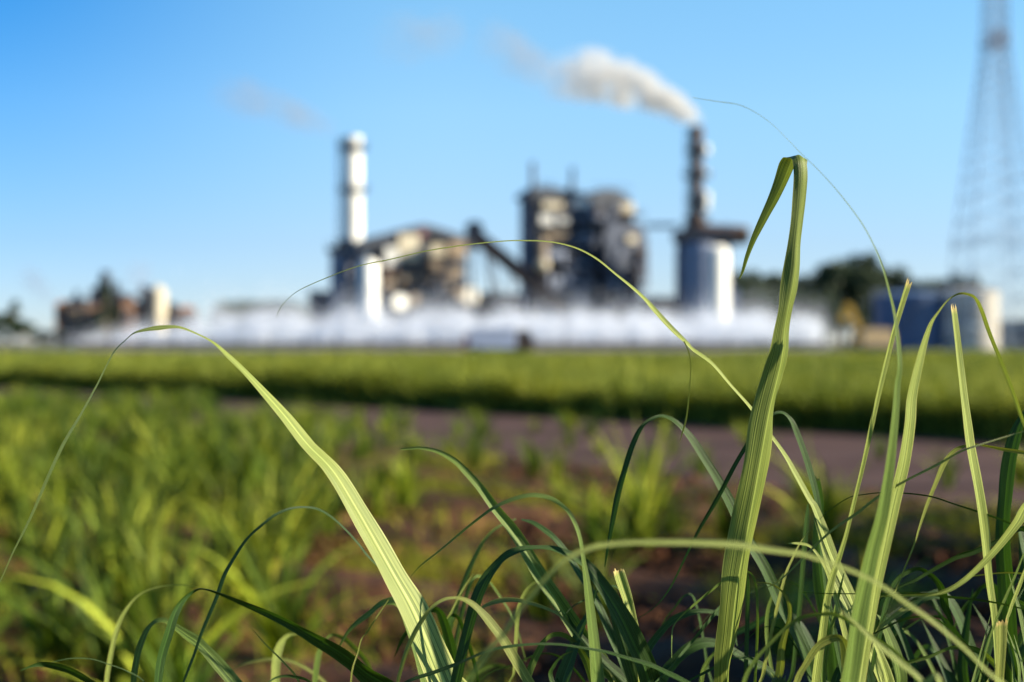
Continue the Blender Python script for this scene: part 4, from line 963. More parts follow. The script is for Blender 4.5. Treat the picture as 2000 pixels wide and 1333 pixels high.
def ribbon(key, C, Wv, NV, fold, tint, ripple, label=None, mat='leaf', cut=False, ns=10, name='leaf'):
    """C centres, Wv half-width vectors, NV normals (k,3) in metres"""
    global nleaf
    e, ex, ey, ez = PLANTS[key]; rr = np.random.default_rng(100 + nleaf); nleaf += 1
    k = len(C); seg = np.r_[0, np.cumsum(np.linalg.norm(np.diff(C, axis=0), axis=1))]; vv = seg / seg[-1]
    ph = rr.uniform(0, 6, 4); V = []; U = []
    for j in range(ns + 1):
        s = -1 + 2 * j / ns; hw_ = np.linalg.norm(Wv, axis=1)
        off = fold * abs(s) ** 1.2 * hw_ * (1 + .25 * np.sin(seg * 60 + ph[0]))
        off = off + ripple * hw_ * (.5 * np.sin(s * 9 + ph[1] + seg * 14) + .35 * np.sin(seg * 70 * (1 + .1 * s) + ph[2]) * abs(s))
        wsc = s * (1 + .035 * np.sin(seg * 110 + ph[3] + (s > 0) * 2) * (abs(s) > .9))
        p = C + Wv * wsc[:, None] + NV * off[:, None] if isinstance(wsc, np.ndarray) else C + Wv * wsc + NV * off[:, None]
        if cut: 
            tg = C[-1] - C[-2]; tg = tg / np.linalg.norm(tg); p[-1] += tg * rr.uniform(-.004, .002)
        V.append(p); U.append(np.stack([np.full(k, (s + 1) / 2), vv * (1.0 if cut else .99)], 1))
    V = np.stack(V, 1).reshape(-1, 3); U = np.stack(U, 1).reshape(-1, 2)
    V = V - np.array([ex, ey, 0]); m_ = ns + 1; I = np.arange(k * m_).reshape(k, m_)
    F = np.stack([I[:-1, :-1], I[:-1, 1:], I[1:, 1:], I[1:, :-1]], -1).reshape(-1, 4)
    o = link(name, nmesh(name, V, F, M[mat], U, smooth=True), e); o.color = (*tint, 1)
    if label: o['label'] = label
    return o

TINT = dict(pale=(1.28, 1.24, 1.1), mid=(.60, .74, .50), deep=(.15, .30, .13), blue=(.20, .36, .30), olive=(1.0, .92, .72), dry=(1.25, 1.0, .8))  # pale and deep put the leaves' sun and shade into their colour
def leaf(key, pts, a0=25, d=(1.1, 1.1), tint='mid', fold=.22, ripple=.022, label=None, cut=False, Wf=.8, flip=1, root=True):
    """pts: (px, py, visible width px) from the base to the tip; a0: turn of the blade about its own axis in degrees
    (positive turns its face to the clockwise side of its direction); d: distance at base and tip"""
    e, ex, ey, ez = PLANTS[key]
    P = [list(p) for p in pts]; n = len(P); ds = list(np.linspace(d[0], d[1], n))
    rows = [[p[0], p[1], p[2], ds[i]] for i, p in enumerate(P)]
    if root:     # run on below the frame into the plant's own stalks
        bx = 1000 + ex / ey * FPX; by = HY - (ez - CAM_H) / ey * FPX; x, y, w0, dd = rows[0]
        rows = [[bx, by, min(w0 * .6, 22), ey], [x + (bx - x) * .55, y + (by - y) * .5, w0 * .95, (dd + ey) / 2]] + rows
    Q = cr(rows, 7); Q[:, 2] = np.maximum(Q[:, 2], .6)
    C = np.stack([(Q[:, 0] - 1000) / FPX * Q[:, 3], Q[:, 3], CAM_H + (HY - Q[:, 1]) / FPX * Q[:, 3]], 1)
    T = np.gradient(C[:, [0, 2]], axis=0); T /= np.linalg.norm(T, axis=1)[:, None] + 1e-12
    # smooth the tangents
    Q[:, 2] *= np.maximum(np.abs(T[:, 0]), np.abs(T[:, 1])) * .97
    perp = np.stack([T[:, 1], np.zeros(len(T)), -T[:, 0]], 1)        # clockwise of the direction, in the picture plane
    seg = np.r_[0, np.cumsum(np.linalg.norm(np.diff(C, axis=0), axis=1))]; vv = seg / seg[-1]
    wv = Q[:, 2]; Wc = Wf * wv.max() * np.sqrt(np.clip(1 - vv, 0, 1)); Wt = np.minimum(np.maximum(wv, Wc), 2.4 * wv)
    if cut: Wt = wv
    s = 1 if a0 >= 0 else -1; ang = s * np.maximum(np.radians(abs(a0)), np.arccos(np.clip(wv / Wt, 0, 1)))
    ang = np.convolve(np.pad(ang, 4, mode='edge'), np.ones(9) / 9, 'valid')
    Yv = np.array([0, 1.0, 0]); W3 = perp * np.cos(ang)[:, None] + Yv * np.sin(ang)[:, None]; NV = perp * np.sin(ang)[:, None] - Yv * np.cos(ang)[:, None]
    half = (wv / np.maximum(np.cos(ang), .35)) / FPX * Q[:, 3] / 2
    return ribbon(key, C, W3 * half[:, None], NV * flip, fold, TINT[tint], ripple, label, cut=cut)

plant('A', 860, 1.16, .86, 'cane plant left of centre with the wide pale sunlit leaf slanting up to the left')
plant('B', 1235, 1.16, .88, 'cane plant in the middle foreground with many crossed arching leaves')
plant('C', 1425, 1.12, .92, 'cane plant of the tall wide leaf folded over at its top, right of centre')
plant('D', 1660, 1.14, .94, 'cane plant with the bundle of crossing pale stems right of the tall folded leaf')
plant('E', 1985, 1.14, .90, 'cane plant at the right edge with cut leaf tips and a dark shaded middle')
plant('F', 560, 1.36, .88, 'slightly blurred cane plant low at the bottom left of the photo', 2)
plant('G', 1790, .84, .86, 'blurred cane plant nearest to the lens, its thin leaf arching across the folded leaf', 2)

# ---- plant A
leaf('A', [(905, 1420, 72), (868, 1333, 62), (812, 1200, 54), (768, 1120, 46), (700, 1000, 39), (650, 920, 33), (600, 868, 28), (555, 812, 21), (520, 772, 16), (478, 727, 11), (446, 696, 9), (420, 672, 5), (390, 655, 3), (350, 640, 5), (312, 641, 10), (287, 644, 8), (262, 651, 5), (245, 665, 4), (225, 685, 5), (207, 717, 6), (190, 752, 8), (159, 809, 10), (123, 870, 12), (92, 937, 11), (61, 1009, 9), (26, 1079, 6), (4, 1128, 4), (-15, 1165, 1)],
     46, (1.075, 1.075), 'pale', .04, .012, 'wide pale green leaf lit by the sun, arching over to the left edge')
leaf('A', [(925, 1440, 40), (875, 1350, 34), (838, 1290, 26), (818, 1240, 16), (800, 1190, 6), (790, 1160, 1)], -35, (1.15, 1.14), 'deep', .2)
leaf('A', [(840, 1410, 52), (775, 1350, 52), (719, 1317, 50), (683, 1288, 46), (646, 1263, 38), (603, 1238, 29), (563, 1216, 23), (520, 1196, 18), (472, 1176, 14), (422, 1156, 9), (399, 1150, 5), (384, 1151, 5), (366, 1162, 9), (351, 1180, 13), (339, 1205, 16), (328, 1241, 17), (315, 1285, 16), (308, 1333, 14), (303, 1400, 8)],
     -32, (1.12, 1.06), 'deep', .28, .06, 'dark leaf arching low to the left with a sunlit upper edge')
leaf('A', [(600, 1450, 30), (510, 1385, 34), (464, 1340, 32), (438, 1310, 32), (413, 1281, 30), (388, 1256, 26), (362, 1238, 20), (341, 1223, 14), (322, 1212, 9), (304, 1214, 9), (290, 1227, 12), (279, 1249, 14), (268, 1285, 14), (261, 1333, 13), (255, 1400, 8)], 20, (1.17, 1.18), 'mid', .2, .05)
leaf('A', [(880, 1420, 6), (850, 1333, 6), (800, 1195, 5), (755, 1125, 5), (719, 1087, 5), (701, 1064, 5), (675, 1035, 5), (646, 1009, 5), (621, 995, 5), (596, 991, 4), (567, 994, 5), (538, 1006, 6), (509, 1028, 7), (480, 1056, 7), (454, 1096, 8), (438, 1125, 9), (424, 1165, 9), (409, 1201, 8), (395, 1234, 7), (377, 1285, 6), (359, 1333, 5), (345, 1380, 2)], 30, (1.16, 1.12), 'blue', .15, .03)
leaf('A', [(330, 1440, 20), (240, 1365, 26), (188, 1338, 24), (163, 1322, 22), (134, 1308, 20), (109, 1301, 18), (83, 1297, 12), (62, 1301, 6), (40, 1310, 2)], -35, (1.16, 1.12), 'deep', .2)
leaf('A', [(330, 1400, 3), (283, 1333, 3), (246, 1310, 2.5), (210, 1297, 2), (181, 1288, 2), (145, 1286, 2), (109, 1292, 1.6), (80, 1304, 1)], 20, (1.18, 1.16), 'deep', .1)
leaf('A', [(600, 1390, 6), (583, 1330, 5), (552, 1292, 4), (520, 1260, 3), (491, 1227, 1)], 20, (1.10, 1.08), 'olive', .1)
leaf('A', [(690, 1400, 4), (701, 1267, 3), (719, 1232, 3), (741, 1198, 3), (759, 1172, 2)], 20, (1.10, 1.10), 'olive', .1, root=True)
leaf('A', [(660, 1400, 8), (610, 1336, 7), (575, 1322, 7), (545, 1322, 5), (522, 1335, 3), (505, 1360, 1)], -25, (1.04, 1.02), 'blue', .15)
# ---- plant B
leaf('B', [(1215, 1390, 38), (1177, 1300, 38), (1141, 1256, 38), (1112, 1212, 37), (1083, 1169, 35), (1054, 1125, 32), (1025, 1075, 29), (996, 1031, 26), (967, 995, 23), (938, 955, 20), (913, 926, 18), (888, 901, 14), (855, 883, 9), (822, 876, 6), (800, 877, 5), (782, 878, 3)], 22, (1.17, 1.175), 'mid', .5, .04, 'green leaf slanting left, lit along one half only', Wf=.6)
leaf('B', [(1172, 1400, 28), (1165, 1333, 27), (1160, 1270, 24), (1154, 1212, 20), (1146, 1140, 15), (1138, 1089, 9), (1132, 1053, 8), (1123, 1024, 9), (1109, 999, 10), (1087, 980, 10), (1065, 971, 9), (1036, 968, 8), (1004, 975, 8), (967, 991, 7), (931, 1017, 6), (895, 1046, 5), (859, 1076, 4), (822, 1105, 3), (801, 1128, 1)], 35, (1.08, 1.10), 'mid', .25)
leaf('B', [(1290, 1400, 46), (1268, 1333, 46), (1257, 1299, 45), (1239, 1259, 43), (1217, 1212, 40), (1192, 1169, 36), (1167, 1133, 30), (1141, 1100, 22), (1105, 1082, 14), (1076, 1073, 8), (1047, 1071, 6), (1018, 1074, 10), (989, 1085, 16), (967, 1107, 21), (949, 1133, 24), (933, 1169, 24), (920, 1212, 22), (906, 1267, 22), (891, 1333, 22), (870, 1410, 16)], 28, (1.11, 1.06), 'deep', .3, .05)
leaf('B', [(1235, 1390, 14), (1218, 1303, 16), (1196, 1249, 17), (1178, 1205, 17), (1160, 1165, 15), (1134, 1125, 14), (1112, 1089, 14), (1087, 1056, 14), (1062, 1035, 12), (1040, 1021, 8), (1018, 1015, 3)], 30, (1.16, 1.18), 'blue', .2)
leaf('B', [(1252, 1330, 20), (1240, 1240, 18), (1231, 1201, 19), (1221, 1169, 22), (1210, 1136, 24), (1203, 1112, 23)], 34, (1.14, 1.14), 'pale', .5, .12, 'short pale leaf with a ragged broken tip', cut=True)
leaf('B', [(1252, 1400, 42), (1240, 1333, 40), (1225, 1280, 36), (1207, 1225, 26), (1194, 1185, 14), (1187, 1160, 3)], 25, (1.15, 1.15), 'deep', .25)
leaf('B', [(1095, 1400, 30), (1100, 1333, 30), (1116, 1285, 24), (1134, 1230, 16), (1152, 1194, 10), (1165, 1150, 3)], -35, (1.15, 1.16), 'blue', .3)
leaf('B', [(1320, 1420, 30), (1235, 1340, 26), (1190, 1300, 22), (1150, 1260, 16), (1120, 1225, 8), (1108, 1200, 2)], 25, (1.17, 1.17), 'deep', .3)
leaf('B', [(1075, 1420, 18), (1045, 1355, 22), (1025, 1321, 22), (1004, 1285, 22), (982, 1249, 22), (960, 1220, 21), (942, 1198, 18), (924, 1181, 14), (906, 1171, 9), (888, 1168, 5), (866, 1172, 7), (844, 1187, 9), (822, 1216, 10), (804, 1249, 10), (790, 1285, 9), (777, 1333, 7), (768, 1380, 3)], 25, (1.07, 1.04), 'olive', .2)
leaf('B', [(1210, 1380, 5), (1165, 1290, 5), (1145, 1263, 4), (1134, 1249, 5), (1116, 1227, 5), (1091, 1201, 6), (1062, 1187, 6), (1033, 1178, 7), (1004, 1172, 8), (975, 1174, 9), (949, 1183, 7), (930, 1196, 3)], 40, (1.12, 1.13), 'olive', .15)
leaf('B', [(1400, 1372, 6), (1360, 1345, 8), (1331, 1328, 9), (1302, 1314, 9), (1270, 1299, 8), (1222, 1285, 6), (1185, 1274, 5), (1134, 1265, 4), (1091, 1259, 4), (1040, 1259, 4), (996, 1263, 5), (953, 1272, 5), (909, 1290, 5), (877, 1303, 7), (841, 1316, 7), (804, 1328, 6), (770, 1345, 2)], 45, (1.02, 1.05), 'deep', .15, root=False)
leaf('B', [(1003, 1400, 4), (1004, 1310, 6), (1008, 1249, 8), (1011, 1201, 9), (1018, 1172, 9), (1033, 1147, 9), (1055, 1132, 7), (1072, 1126, 2)], 20, (1.2, 1.2), 'pale', .2)
leaf('B', [(1020, 1410, 12), (1029, 1333, 14), (1040, 1296, 16), (1054, 1267, 16), (1065, 1249, 12), (1083, 1239, 10), (1103, 1241, 12), (1123, 1256, 14), (1145, 1290, 16), (1160, 1350, 6)], 20, (1.14, 1.16), 'mid', .2)
leaf('B', [(855, 1420, 10), (866, 1285, 10), (875, 1249, 11), (888, 1194, 11), (906, 1140, 11), (924, 1096, 10), (946, 1056, 8), (971, 1031, 6), (1008, 1014, 3)], -20, (1.30, 1.32), 'mid', .2)
leaf('B', [(880, 1400, 4), (862, 1330, 5), (868, 1230, 5), (882, 1195, 5), (905, 1150, 4), (925, 1120, 1)], 20, (1.24, 1.24), 'pale', .15)
leaf('B', [(1250, 1400, 16), (1254, 1315, 16), (1266, 1270, 16), (1287, 1239, 17), (1312, 1213, 16), (1343, 1199, 12), (1379, 1194, 8), (1410, 1203, 9), (1430, 1228, 8), (1440, 1262, 2)], -25, (1.2, 1.2), 'blue', .2)
leaf('B', [(1365, 1400, 8), (1369, 1333, 10), (1377, 1301, 11), (1394, 1278, 9), (1414, 1270, 5), (1428, 1274, 1)], 20, (1.2, 1.2), 'mid', .2)
leaf('B', [(1130, 1420, 20), (1078, 1330, 10), (1082, 1300, 8), (1100, 1280, 5), (1118, 1272, 1)], 25, (1.08, 1.08), 'deep', .2)
# thin arch in the middle and the dark leaf it comes from
leaf('C', [(1640, 1410, 26), (1590, 1333, 28), (1574, 1280, 28), (1548, 1224, 28), (1517, 1167, 28), (1492, 1111, 26), (1451, 1039, 25), (1425, 983, 24), (1400, 937, 22), (1374, 896, 20), (1348, 855, 18), (1323, 827, 12), (1302, 815, 7), (1282, 815, 6), (1256, 832, 9), (1236, 870, 11), (1220, 921, 11), (1205, 978, 11), (1190, 1055, 7), (1181, 1108, 2)], 30, (1.17, 1.13), 'deep', .3, .03, 'dark green leaf arching to the left behind the tall folded leaf')
leaf('C', [(1480, 1200, 5), (1450, 1112, 5), (1420, 1129, 6), (1394, 1149, 7), (1359, 1178, 7), (1333, 1201, 5), (1315, 1224, 3), (1312, 1250, 2), (1312, 1286, 1)], -30, (1.12, 1.08), 'mid', .2)
leaf('C', [(1460, 1140, 8), (1417, 1175, 9), (1389, 1206, 11), (1359, 1244, 10), (1333, 1275, 8), (1307, 1306, 6), (1277, 1336, 4), (1250, 1365, 1)], -28, (1.14, 1.08), 'blue', .2)
leaf('C', [(1525, 1420, 8), (1505, 1300, 8), (1497, 1240, 8), (1500, 1190, 8), (1515, 1150, 6), (1530, 1120, 2)], 20, (1.2, 1.2), 'mid', .2)
# ---- plant C: the tall folded leaf, given by its two edges (left x, y / right x, y, distance)
E = [(1412, 1560, 1462, 1560, 1.12), (1404, 1440, 1448, 1440, 1.10), (1407, 1333, 1441, 1333, 1.08), (1410, 1249, 1456, 1255, 1.075), (1418, 1149, 1471, 1158, 1.07), (1435, 1050, 1490, 1062, 1.07), (1452, 958, 1507, 972, 1.07), (1472, 850, 1527, 862, 1.07), (1487, 790, 1536, 800, 1.07), (1503, 730, 1552, 734, 1.07), (1513, 690, 1557, 690, 1.07),
     (1520, 645, 1556, 645, 1.07), (1528, 605, 1560, 604, 1.07), (1533, 565, 1571, 562, 1.07), (1540, 520, 1576, 518, 1.07), (1546, 475, 1575, 472, 1.07), (1551, 430, 1578, 428, 1.07), (1554, 385, 1583, 384, 1.07), (1556, 340, 1586, 344, 1.07), (1554, 312, 1584, 316, 1.072), (1550, 301, 1581, 305, 1.078), (1546, 299, 1575, 303, 1.086),
     (1539, 303, 1563, 311, 1.094), (1531, 319, 1554, 333, 1.098), (1521, 347, 1541, 361, 1.10), (1508, 380, 1524, 392, 1.10), (1494, 412, 1507, 420, 1.10), (1480, 444, 1491, 449, 1.10), (1469, 472, 1477, 476, 1.10), (1459, 502, 1465, 505, 1.10), (1452, 530, 1456, 531, 1.10), (1447, 545, 1448, 545, 1.10)]
Q = cr(E, 6); A_ = np.stack([(Q[:, 0] - 1000) / FPX * Q[:, 4], Q[:, 4] + .006, CAM_H + (HY - Q[:, 1]) / FPX * Q[:, 4]], 1)
tw = np.interp(np.arange(len(Q)) / 6, [0, 6, 9, 12, 19, 23, 31], [.014, .012, .016, .008, .003, -.010, -.002])
B_ = np.stack([(Q[:, 2] - 1000) / FPX * Q[:, 4], Q[:, 4] + .006 + tw, CAM_H + (HY - Q[:, 3]) / FPX * Q[:, 4]], 1)
Cc = (A_ + B_) / 2; Wv = (B_ - A_) / 2; Tn = np.gradient(Cc, axis=0); NVv = np.cross(Wv, Tn); NVv /= np.linalg.norm(NVv, axis=1)[:, None] + 1e-12
NVv[NVv[:, 1] > 0] *= 1
o = ribbon('C', Cc, Wv, NVv, -.45, (.80, .82, .55), .035, 'tall wide olive leaf folded over at its top, tip hanging down to the left', ns=14)
# ---- plant D
leaf('D', [(1665, 1420, 22), (1640, 1290, 14), (1618, 1180, 13), (1606, 1080, 13), (1600, 1010, 13), (1597, 984, 13), (1588, 944, 15), (1574, 897, 15), (1557, 850, 14), (1545, 822, 11), (1528, 807, 6), (1508, 812, 6), (1480, 838, 8), (1440, 901, 9), (1405, 968, 9), (1369, 1029, 7), (1353, 1060, 5), (1333, 1101, 4), (1307, 1152, 3), (1277, 1188, 2), (1241, 1211, 1)], 30, (1.15, 1.12), 'deep', .25)
leaf('D', [(1752, 1420, 28), (1725, 1340, 28), (1711, 1303, 28), (1690, 1249, 26), (1668, 1187, 24), (1654, 1151, 23), (1632, 1104, 22), (1617, 1067, 22), (1603, 1024, 19), (1590, 990, 17), (1579, 973, 15), (1553, 927, 13), (1528, 885, 11), (1481, 822, 9), (1461, 793, 9), (1425, 752, 8), (1389, 711, 9), (1353, 685, 9), (1339, 670, 11), (1317, 649, 15), (1296, 627, 15), (1274, 602, 13), (1256, 582, 10), (1231, 560, 8), (1202, 537, 6), (1166, 508, 5), (1130, 488, 4), (1094, 477, 3.2), (1058, 472, 3), (1029, 471, 3), (1000, 471, 2.8), (960, 474, 2.6), (900, 481, 2.6), (830, 492, 2.6), (760, 508, 2.5), (700, 521, 2.2), (640, 543, 2), (586, 567, 1.8), (560, 587, 1.6), (546, 605, 1.3), (540, 620, .8)],
     36, (1.13, 1.12), 'pale', .3, .04, 'long leaf drawn out into a hair-thin arch across the boiler houses')
leaf('D', [(1336, 667, 3), (1344, 685, 2.4), (1349, 710, 2), (1348, 742, 2), (1345, 780, 2.6), (1341, 814, 3), (1335, 838, 3.2), (1328, 862, .8)], 25, (1.117, 1.115), 'olive', .15, root=False)
leaf('D', [(1580, 1440, 20), (1590, 1333, 20), (1600, 1260, 20), (1610, 1180, 18), (1622, 1130, 17), (1636, 1092, 14), (1651, 1045, 10), (1666, 983, 10), (1684, 906, 11), (1701, 831, 12), (1717, 759, 12), (1731, 700, 13), (1744, 646, 13), (1760, 592, 14), (1775, 547, 15)], 36, (1.06, 1.07), 'pale', .4, .06, 'narrow upright pale leaf with a cut brown tip', cut=True)
leaf('D', [(1643, 1440, 44), (1655, 1333, 44), (1661, 1290, 43), (1671, 1213, 42), (1687, 1137, 40), (1702, 1070, 36), (1718, 1009, 31), (1730, 937, 27), (1741, 865, 21), (1748, 804, 18), (1751, 752, 15), (1756, 715, 12), (1752, 660, 10), (1745, 610, 8), (1733, 560, 6), (1722, 520, 5), (1705, 478, 4), (1680, 433, 3.6), (1640, 380, 3), (1600, 335, 2.8), (1560, 296, 2.6), (1540, 275, 2.4), (1500, 237, 2.2), (1450, 208, 2), (1400, 199, 1.8), (1352, 191, .9)],
     34, (.955, .975), 'mid', .3, .04, 'tall upright leaf ending in a thin whip that arches left over the rust chimney', Wf=.5)
leaf('D', [(1668, 1440, 24), (1684, 1300, 22), (1700, 1210, 22), (1712, 1137, 24), (1728, 1060, 27), (1744, 983, 30), (1763, 906, 31), (1774, 830, 28), (1778, 781, 26), (1787, 736, 23), (1796, 700, 20), (1805, 668, 16), (1818, 632, 11), (1832, 610, 8), (1850, 587, 6), (1868, 575, 5), (1884, 573, 4), (1904, 581, 4.5), (1917, 605, 6), (1931, 646, 7), (1949, 691, 7), (1967, 736, 7), (1985, 785, 7), (1996, 817, 6), (2012, 860, 4), (2025, 900, 1)],
     38, (1.03, 1.06), 'pale', .2, .05, 'broad pale leaf arching over to the right in front of the tanks')
leaf('D', [(1640, 1420, 28), (1634, 1333, 28), (1628, 1270, 27), (1617, 1210, 25), (1607, 1158, 23), (1600, 1104, 20), (1598, 1049, 17), (1602, 988, 14), (1599, 959, 14), (1594, 932, 14)], -40, (1.18, 1.19), 'blue', .3, .06, cut=True)
leaf('D', [(1720, 1430, 24), (1697, 1333, 24), (1678, 1262, 22), (1655, 1190, 20), (1632, 1140, 16), (1612, 1085, 12), (1598, 1040, 6), (1590, 1015, 1)], 20, (1.10, 1.12), 'pale', .4, .08)
leaf('D', [(1690, 1440, 16), (1672, 1333, 14), (1650, 1240, 13), (1632, 1170, 11), (1612, 1110, 8), (1585, 1070, 6), (1560, 1062, 5), (1540, 1062, 2)], 30, (1.09, 1.07), 'pale', .2)
leaf('D', [(1480, 1410, 9), (1491, 1314, 9), (1505, 1241, 8), (1520, 1176, 8), (1534, 1122, 7), (1548, 1090, 6), (1562, 1062, 4), (1582, 1034, 2)], 28, (1.08, 1.1), 'olive', .15)
leaf('D', [(1500, 1420, 12), (1523, 1314, 15), (1527, 1267, 13), (1536, 1230, 9), (1543, 1201, 7), (1539, 1172, 7), (1523, 1151, 5), (1501, 1140, 3), (1472, 1138, 1)], -30, (1.08, 1.06), 'olive', .2)
leaf('D', [(1530, 1420, 10), (1548, 1310, 9), (1555, 1240, 9), (1562, 1180, 10), (1568, 1100, 11), (1575, 1020, 11), (1578, 985, 4)], 20, (1.2, 1.2), 'deep', .2)
leaf('D', [(1540, 1400, 14), (1556, 1330, 16), (1574, 1296, 18), (1596, 1263, 22), (1617, 1249, 20), (1639, 1246, 15), (1650, 1259, 18), (1655, 1290, 22), (1656, 1340, 24), (1655, 1400, 14)], 25, (1.02, 1.03), 'olive', .2)
leaf('D', [(1520, 1400, 26), (1520, 1345, 28), (1520, 1320, 28)], 10, (1.04, 1.04), 'blue', .3, .1, cut=True)
leaf('D', [(2075, 830, 2), (2030, 836, 2.5), (2000, 843, 3), (1976, 850, 3), (1911, 870, 3.6), (1875, 883, 4), (1831, 908, 5), (1766, 941, 5), (1715, 971, 6), (1675, 1002, 6), (1632, 1031, 6), (1603, 1056, 6), (1574, 1085, 5), (1545, 1114, 4), (1520, 1136, 3), (1495, 1150, 1)][::-1], -30, (1.05, 1.02), 'olive', .15, root=False)
leaf('D', [(1600, 1016, 1), (1612, 1003, 2), (1632, 988, 2.4), (1661, 971, 2.4), (1690, 966, 2.4), (1715, 963, 2.4), (1759, 963, 2.8), (1817, 970, 3.2), (1867, 986, 3.4), (1911, 1000, 4), (1962, 1018, 4.4), (2000, 1037, 5), (2050, 1062, 6), (2110, 1110, 8)][::-1], -30, (1.09, 1.10), 'deep', .15, root=False)
leaf('D', [(1780, 1420, 14), (1758, 1350, 26), (1757, 1321, 28), (1748, 1278, 26), (1735, 1241, 21), (1722, 1212, 10), (1712, 1200, 2)], 22, (1.14, 1.14), 'mid', .25)
leaf('D', [(1690, 1410, 10), (1700, 1314, 11), (1719, 1230, 12), (1731, 1176, 13), (1748, 1136, 14), (1770, 1117, 12), (1795, 1111, 8), (1813, 1120, 12), (1831, 1136, 14), (1842, 1158, 15), (1847, 1187, 14), (1857, 1212, 8), (1863, 1228, 1)], 30, (1.12, 1.15), 'deep', .25)
leaf('D', [(1685, 1420, 6), (1672, 1290, 4), (1683, 1252, 4), (1722, 1230, 5), (1759, 1212, 6), (1795, 1205, 5), (1831, 1212, 5), (1867, 1238, 4), (1896, 1270, 4), (1911, 1300, 3), (1925, 1335, 1)], 40, (1.07, 1.05), 'deep', .15)
leaf('D', [(1690, 1330, 5), (1712, 1240, 8), (1737, 1212, 10), (1762, 1194, 14), (1784, 1180, 12), (1800, 1172, 2)], -20, (1.09, 1.10), 'olive', .2)
leaf('D', [(1745, 1440, 30), (1735, 1345, 24), (1718, 1282, 16), (1700, 1240, 8), (1688, 1218, 2)], 40, (1.12, 1.12), 'pale', .4, .08)
leaf('D', [(1610, 1430, 14), (1606, 1345, 14), (1612, 1275, 12), (1628, 1200, 10), (1640, 1150, 7), (1648, 1120, 2)], 40, (1.1, 1.1), 'mid', .3)
leaf('D', [(1560, 1157, .8), (1600, 1159, 2), (1650, 1160, 2.6), (1722, 1160, 3.2), (1795, 1159, 4), (1853, 1166, 6), (1904, 1171, 5), (1958, 1180, 4), (2000, 1190, 3.5), (2060, 1205, 4)][::-1], -40, (1.06, 1.06), 'deep', .1, root=False)
# ---- plant E
leaf('E', [(1952, 1420, 16), (1946, 1333, 18), (1943, 1270, 18), (1938, 1203, 18), (1930, 1137, 20), (1923, 1070, 24), (1915, 1009, 26), (1905, 947, 26), (1894, 880, 24), (1888, 835, 24), (1879, 772, 21), (1872, 713, 19), (1866, 655, 17), (1860, 597, 15)], 40, (1.10, 1.08), 'pale', .35, .06, 'upright pale leaf with a cleanly cut top in front of the cream tank', cut=True)
leaf('E', [(1640, 1330, 3), (1700, 1250, 4), (1735, 1189, 3.5), (1748, 1158, 4), (1766, 1111, 5), (1784, 1066, 5), (1795, 1031, 6), (1809, 988, 9), (1828, 941, 12), (1842, 908, 15), (1857, 886, 14), (1875, 874, 9), (1904, 868, 4.5), (1933, 872, 5), (1962, 878, 7), (2000, 884, 8), (2040, 893, 8), (2090, 925, 10), (2120, 1000, 12)][::-1], -35, (1.12, 1.09), 'olive', .2, root=False)
leaf('E', [(2090, 1080, 28), (2068, 1000, 32), (2035, 965, 34), (2005, 985, 34), (1985, 1020, 32), (1958, 1056, 28), (1933, 1085, 25), (1904, 1114, 20), (1882, 1133, 16), (1853, 1151, 12), (1817, 1161, 8), (1760, 1164, 5), (1700, 1166, 2)], -34, (1.08, 1.04), 'pale', .2, .04, 'broad leaf bending down to the left at the right edge, its bend in the sun')
leaf('E', [(2080, 1130, 12), (2010, 1035, 12), (1951, 1056, 13), (1904, 1076, 14), (1867, 1088, 13), (1813, 1118, 10), (1788, 1133, 8), (1759, 1146, 5), (1722, 1169, 4), (1700, 1200, 1)], -35, (1.12, 1.10), 'deep', .2)
leaf('E', [(1985, 1420, 30), (1976, 1333, 30), (1970, 1240, 30), (1966, 1150, 28), (1961, 1080, 25), (1961, 1013, 23), (1964, 973, 23), (1968, 930, 24), (1975, 886, 24), (1984, 850, 22), (1993, 824, 15), (2004, 803, 8), (2020, 796, 2)], -35, (1.14, 1.15), 'deep', .35, .05)
leaf('E', [(2090, 1250, 3), (2040, 1128, 4), (2000, 1121, 4), (1962, 1119, 3.5), (1911, 1124, 3), (1880, 1130, 1)], -40, (1.10, 1.10), 'olive', .1, root=False)
leaf('E', [(1948, 1420, 22), (1949, 1333, 23), (1951, 1285, 25), (1952, 1249, 27), (1952, 1212, 30)], 32, (1.04, 1.04), 'olive', .3, .12, 'short leaf stub cut square at the top', cut=True)
leaf('E', [(1955, 1420, 6), (1962, 1240, 8), (1972, 1190, 10), (1987, 1151, 12), (2003, 1110, 10), (2020, 1070, 3)], 38, (1.05, 1.06), 'pale', .2)
leaf('E', [(1905, 1420, 5), (1915, 1320, 5), (1935, 1240, 5), (1958, 1180, 8), (1980, 1130, 7), (2000, 1080, 4)], 25, (1.07, 1.07), 'mid', .2)
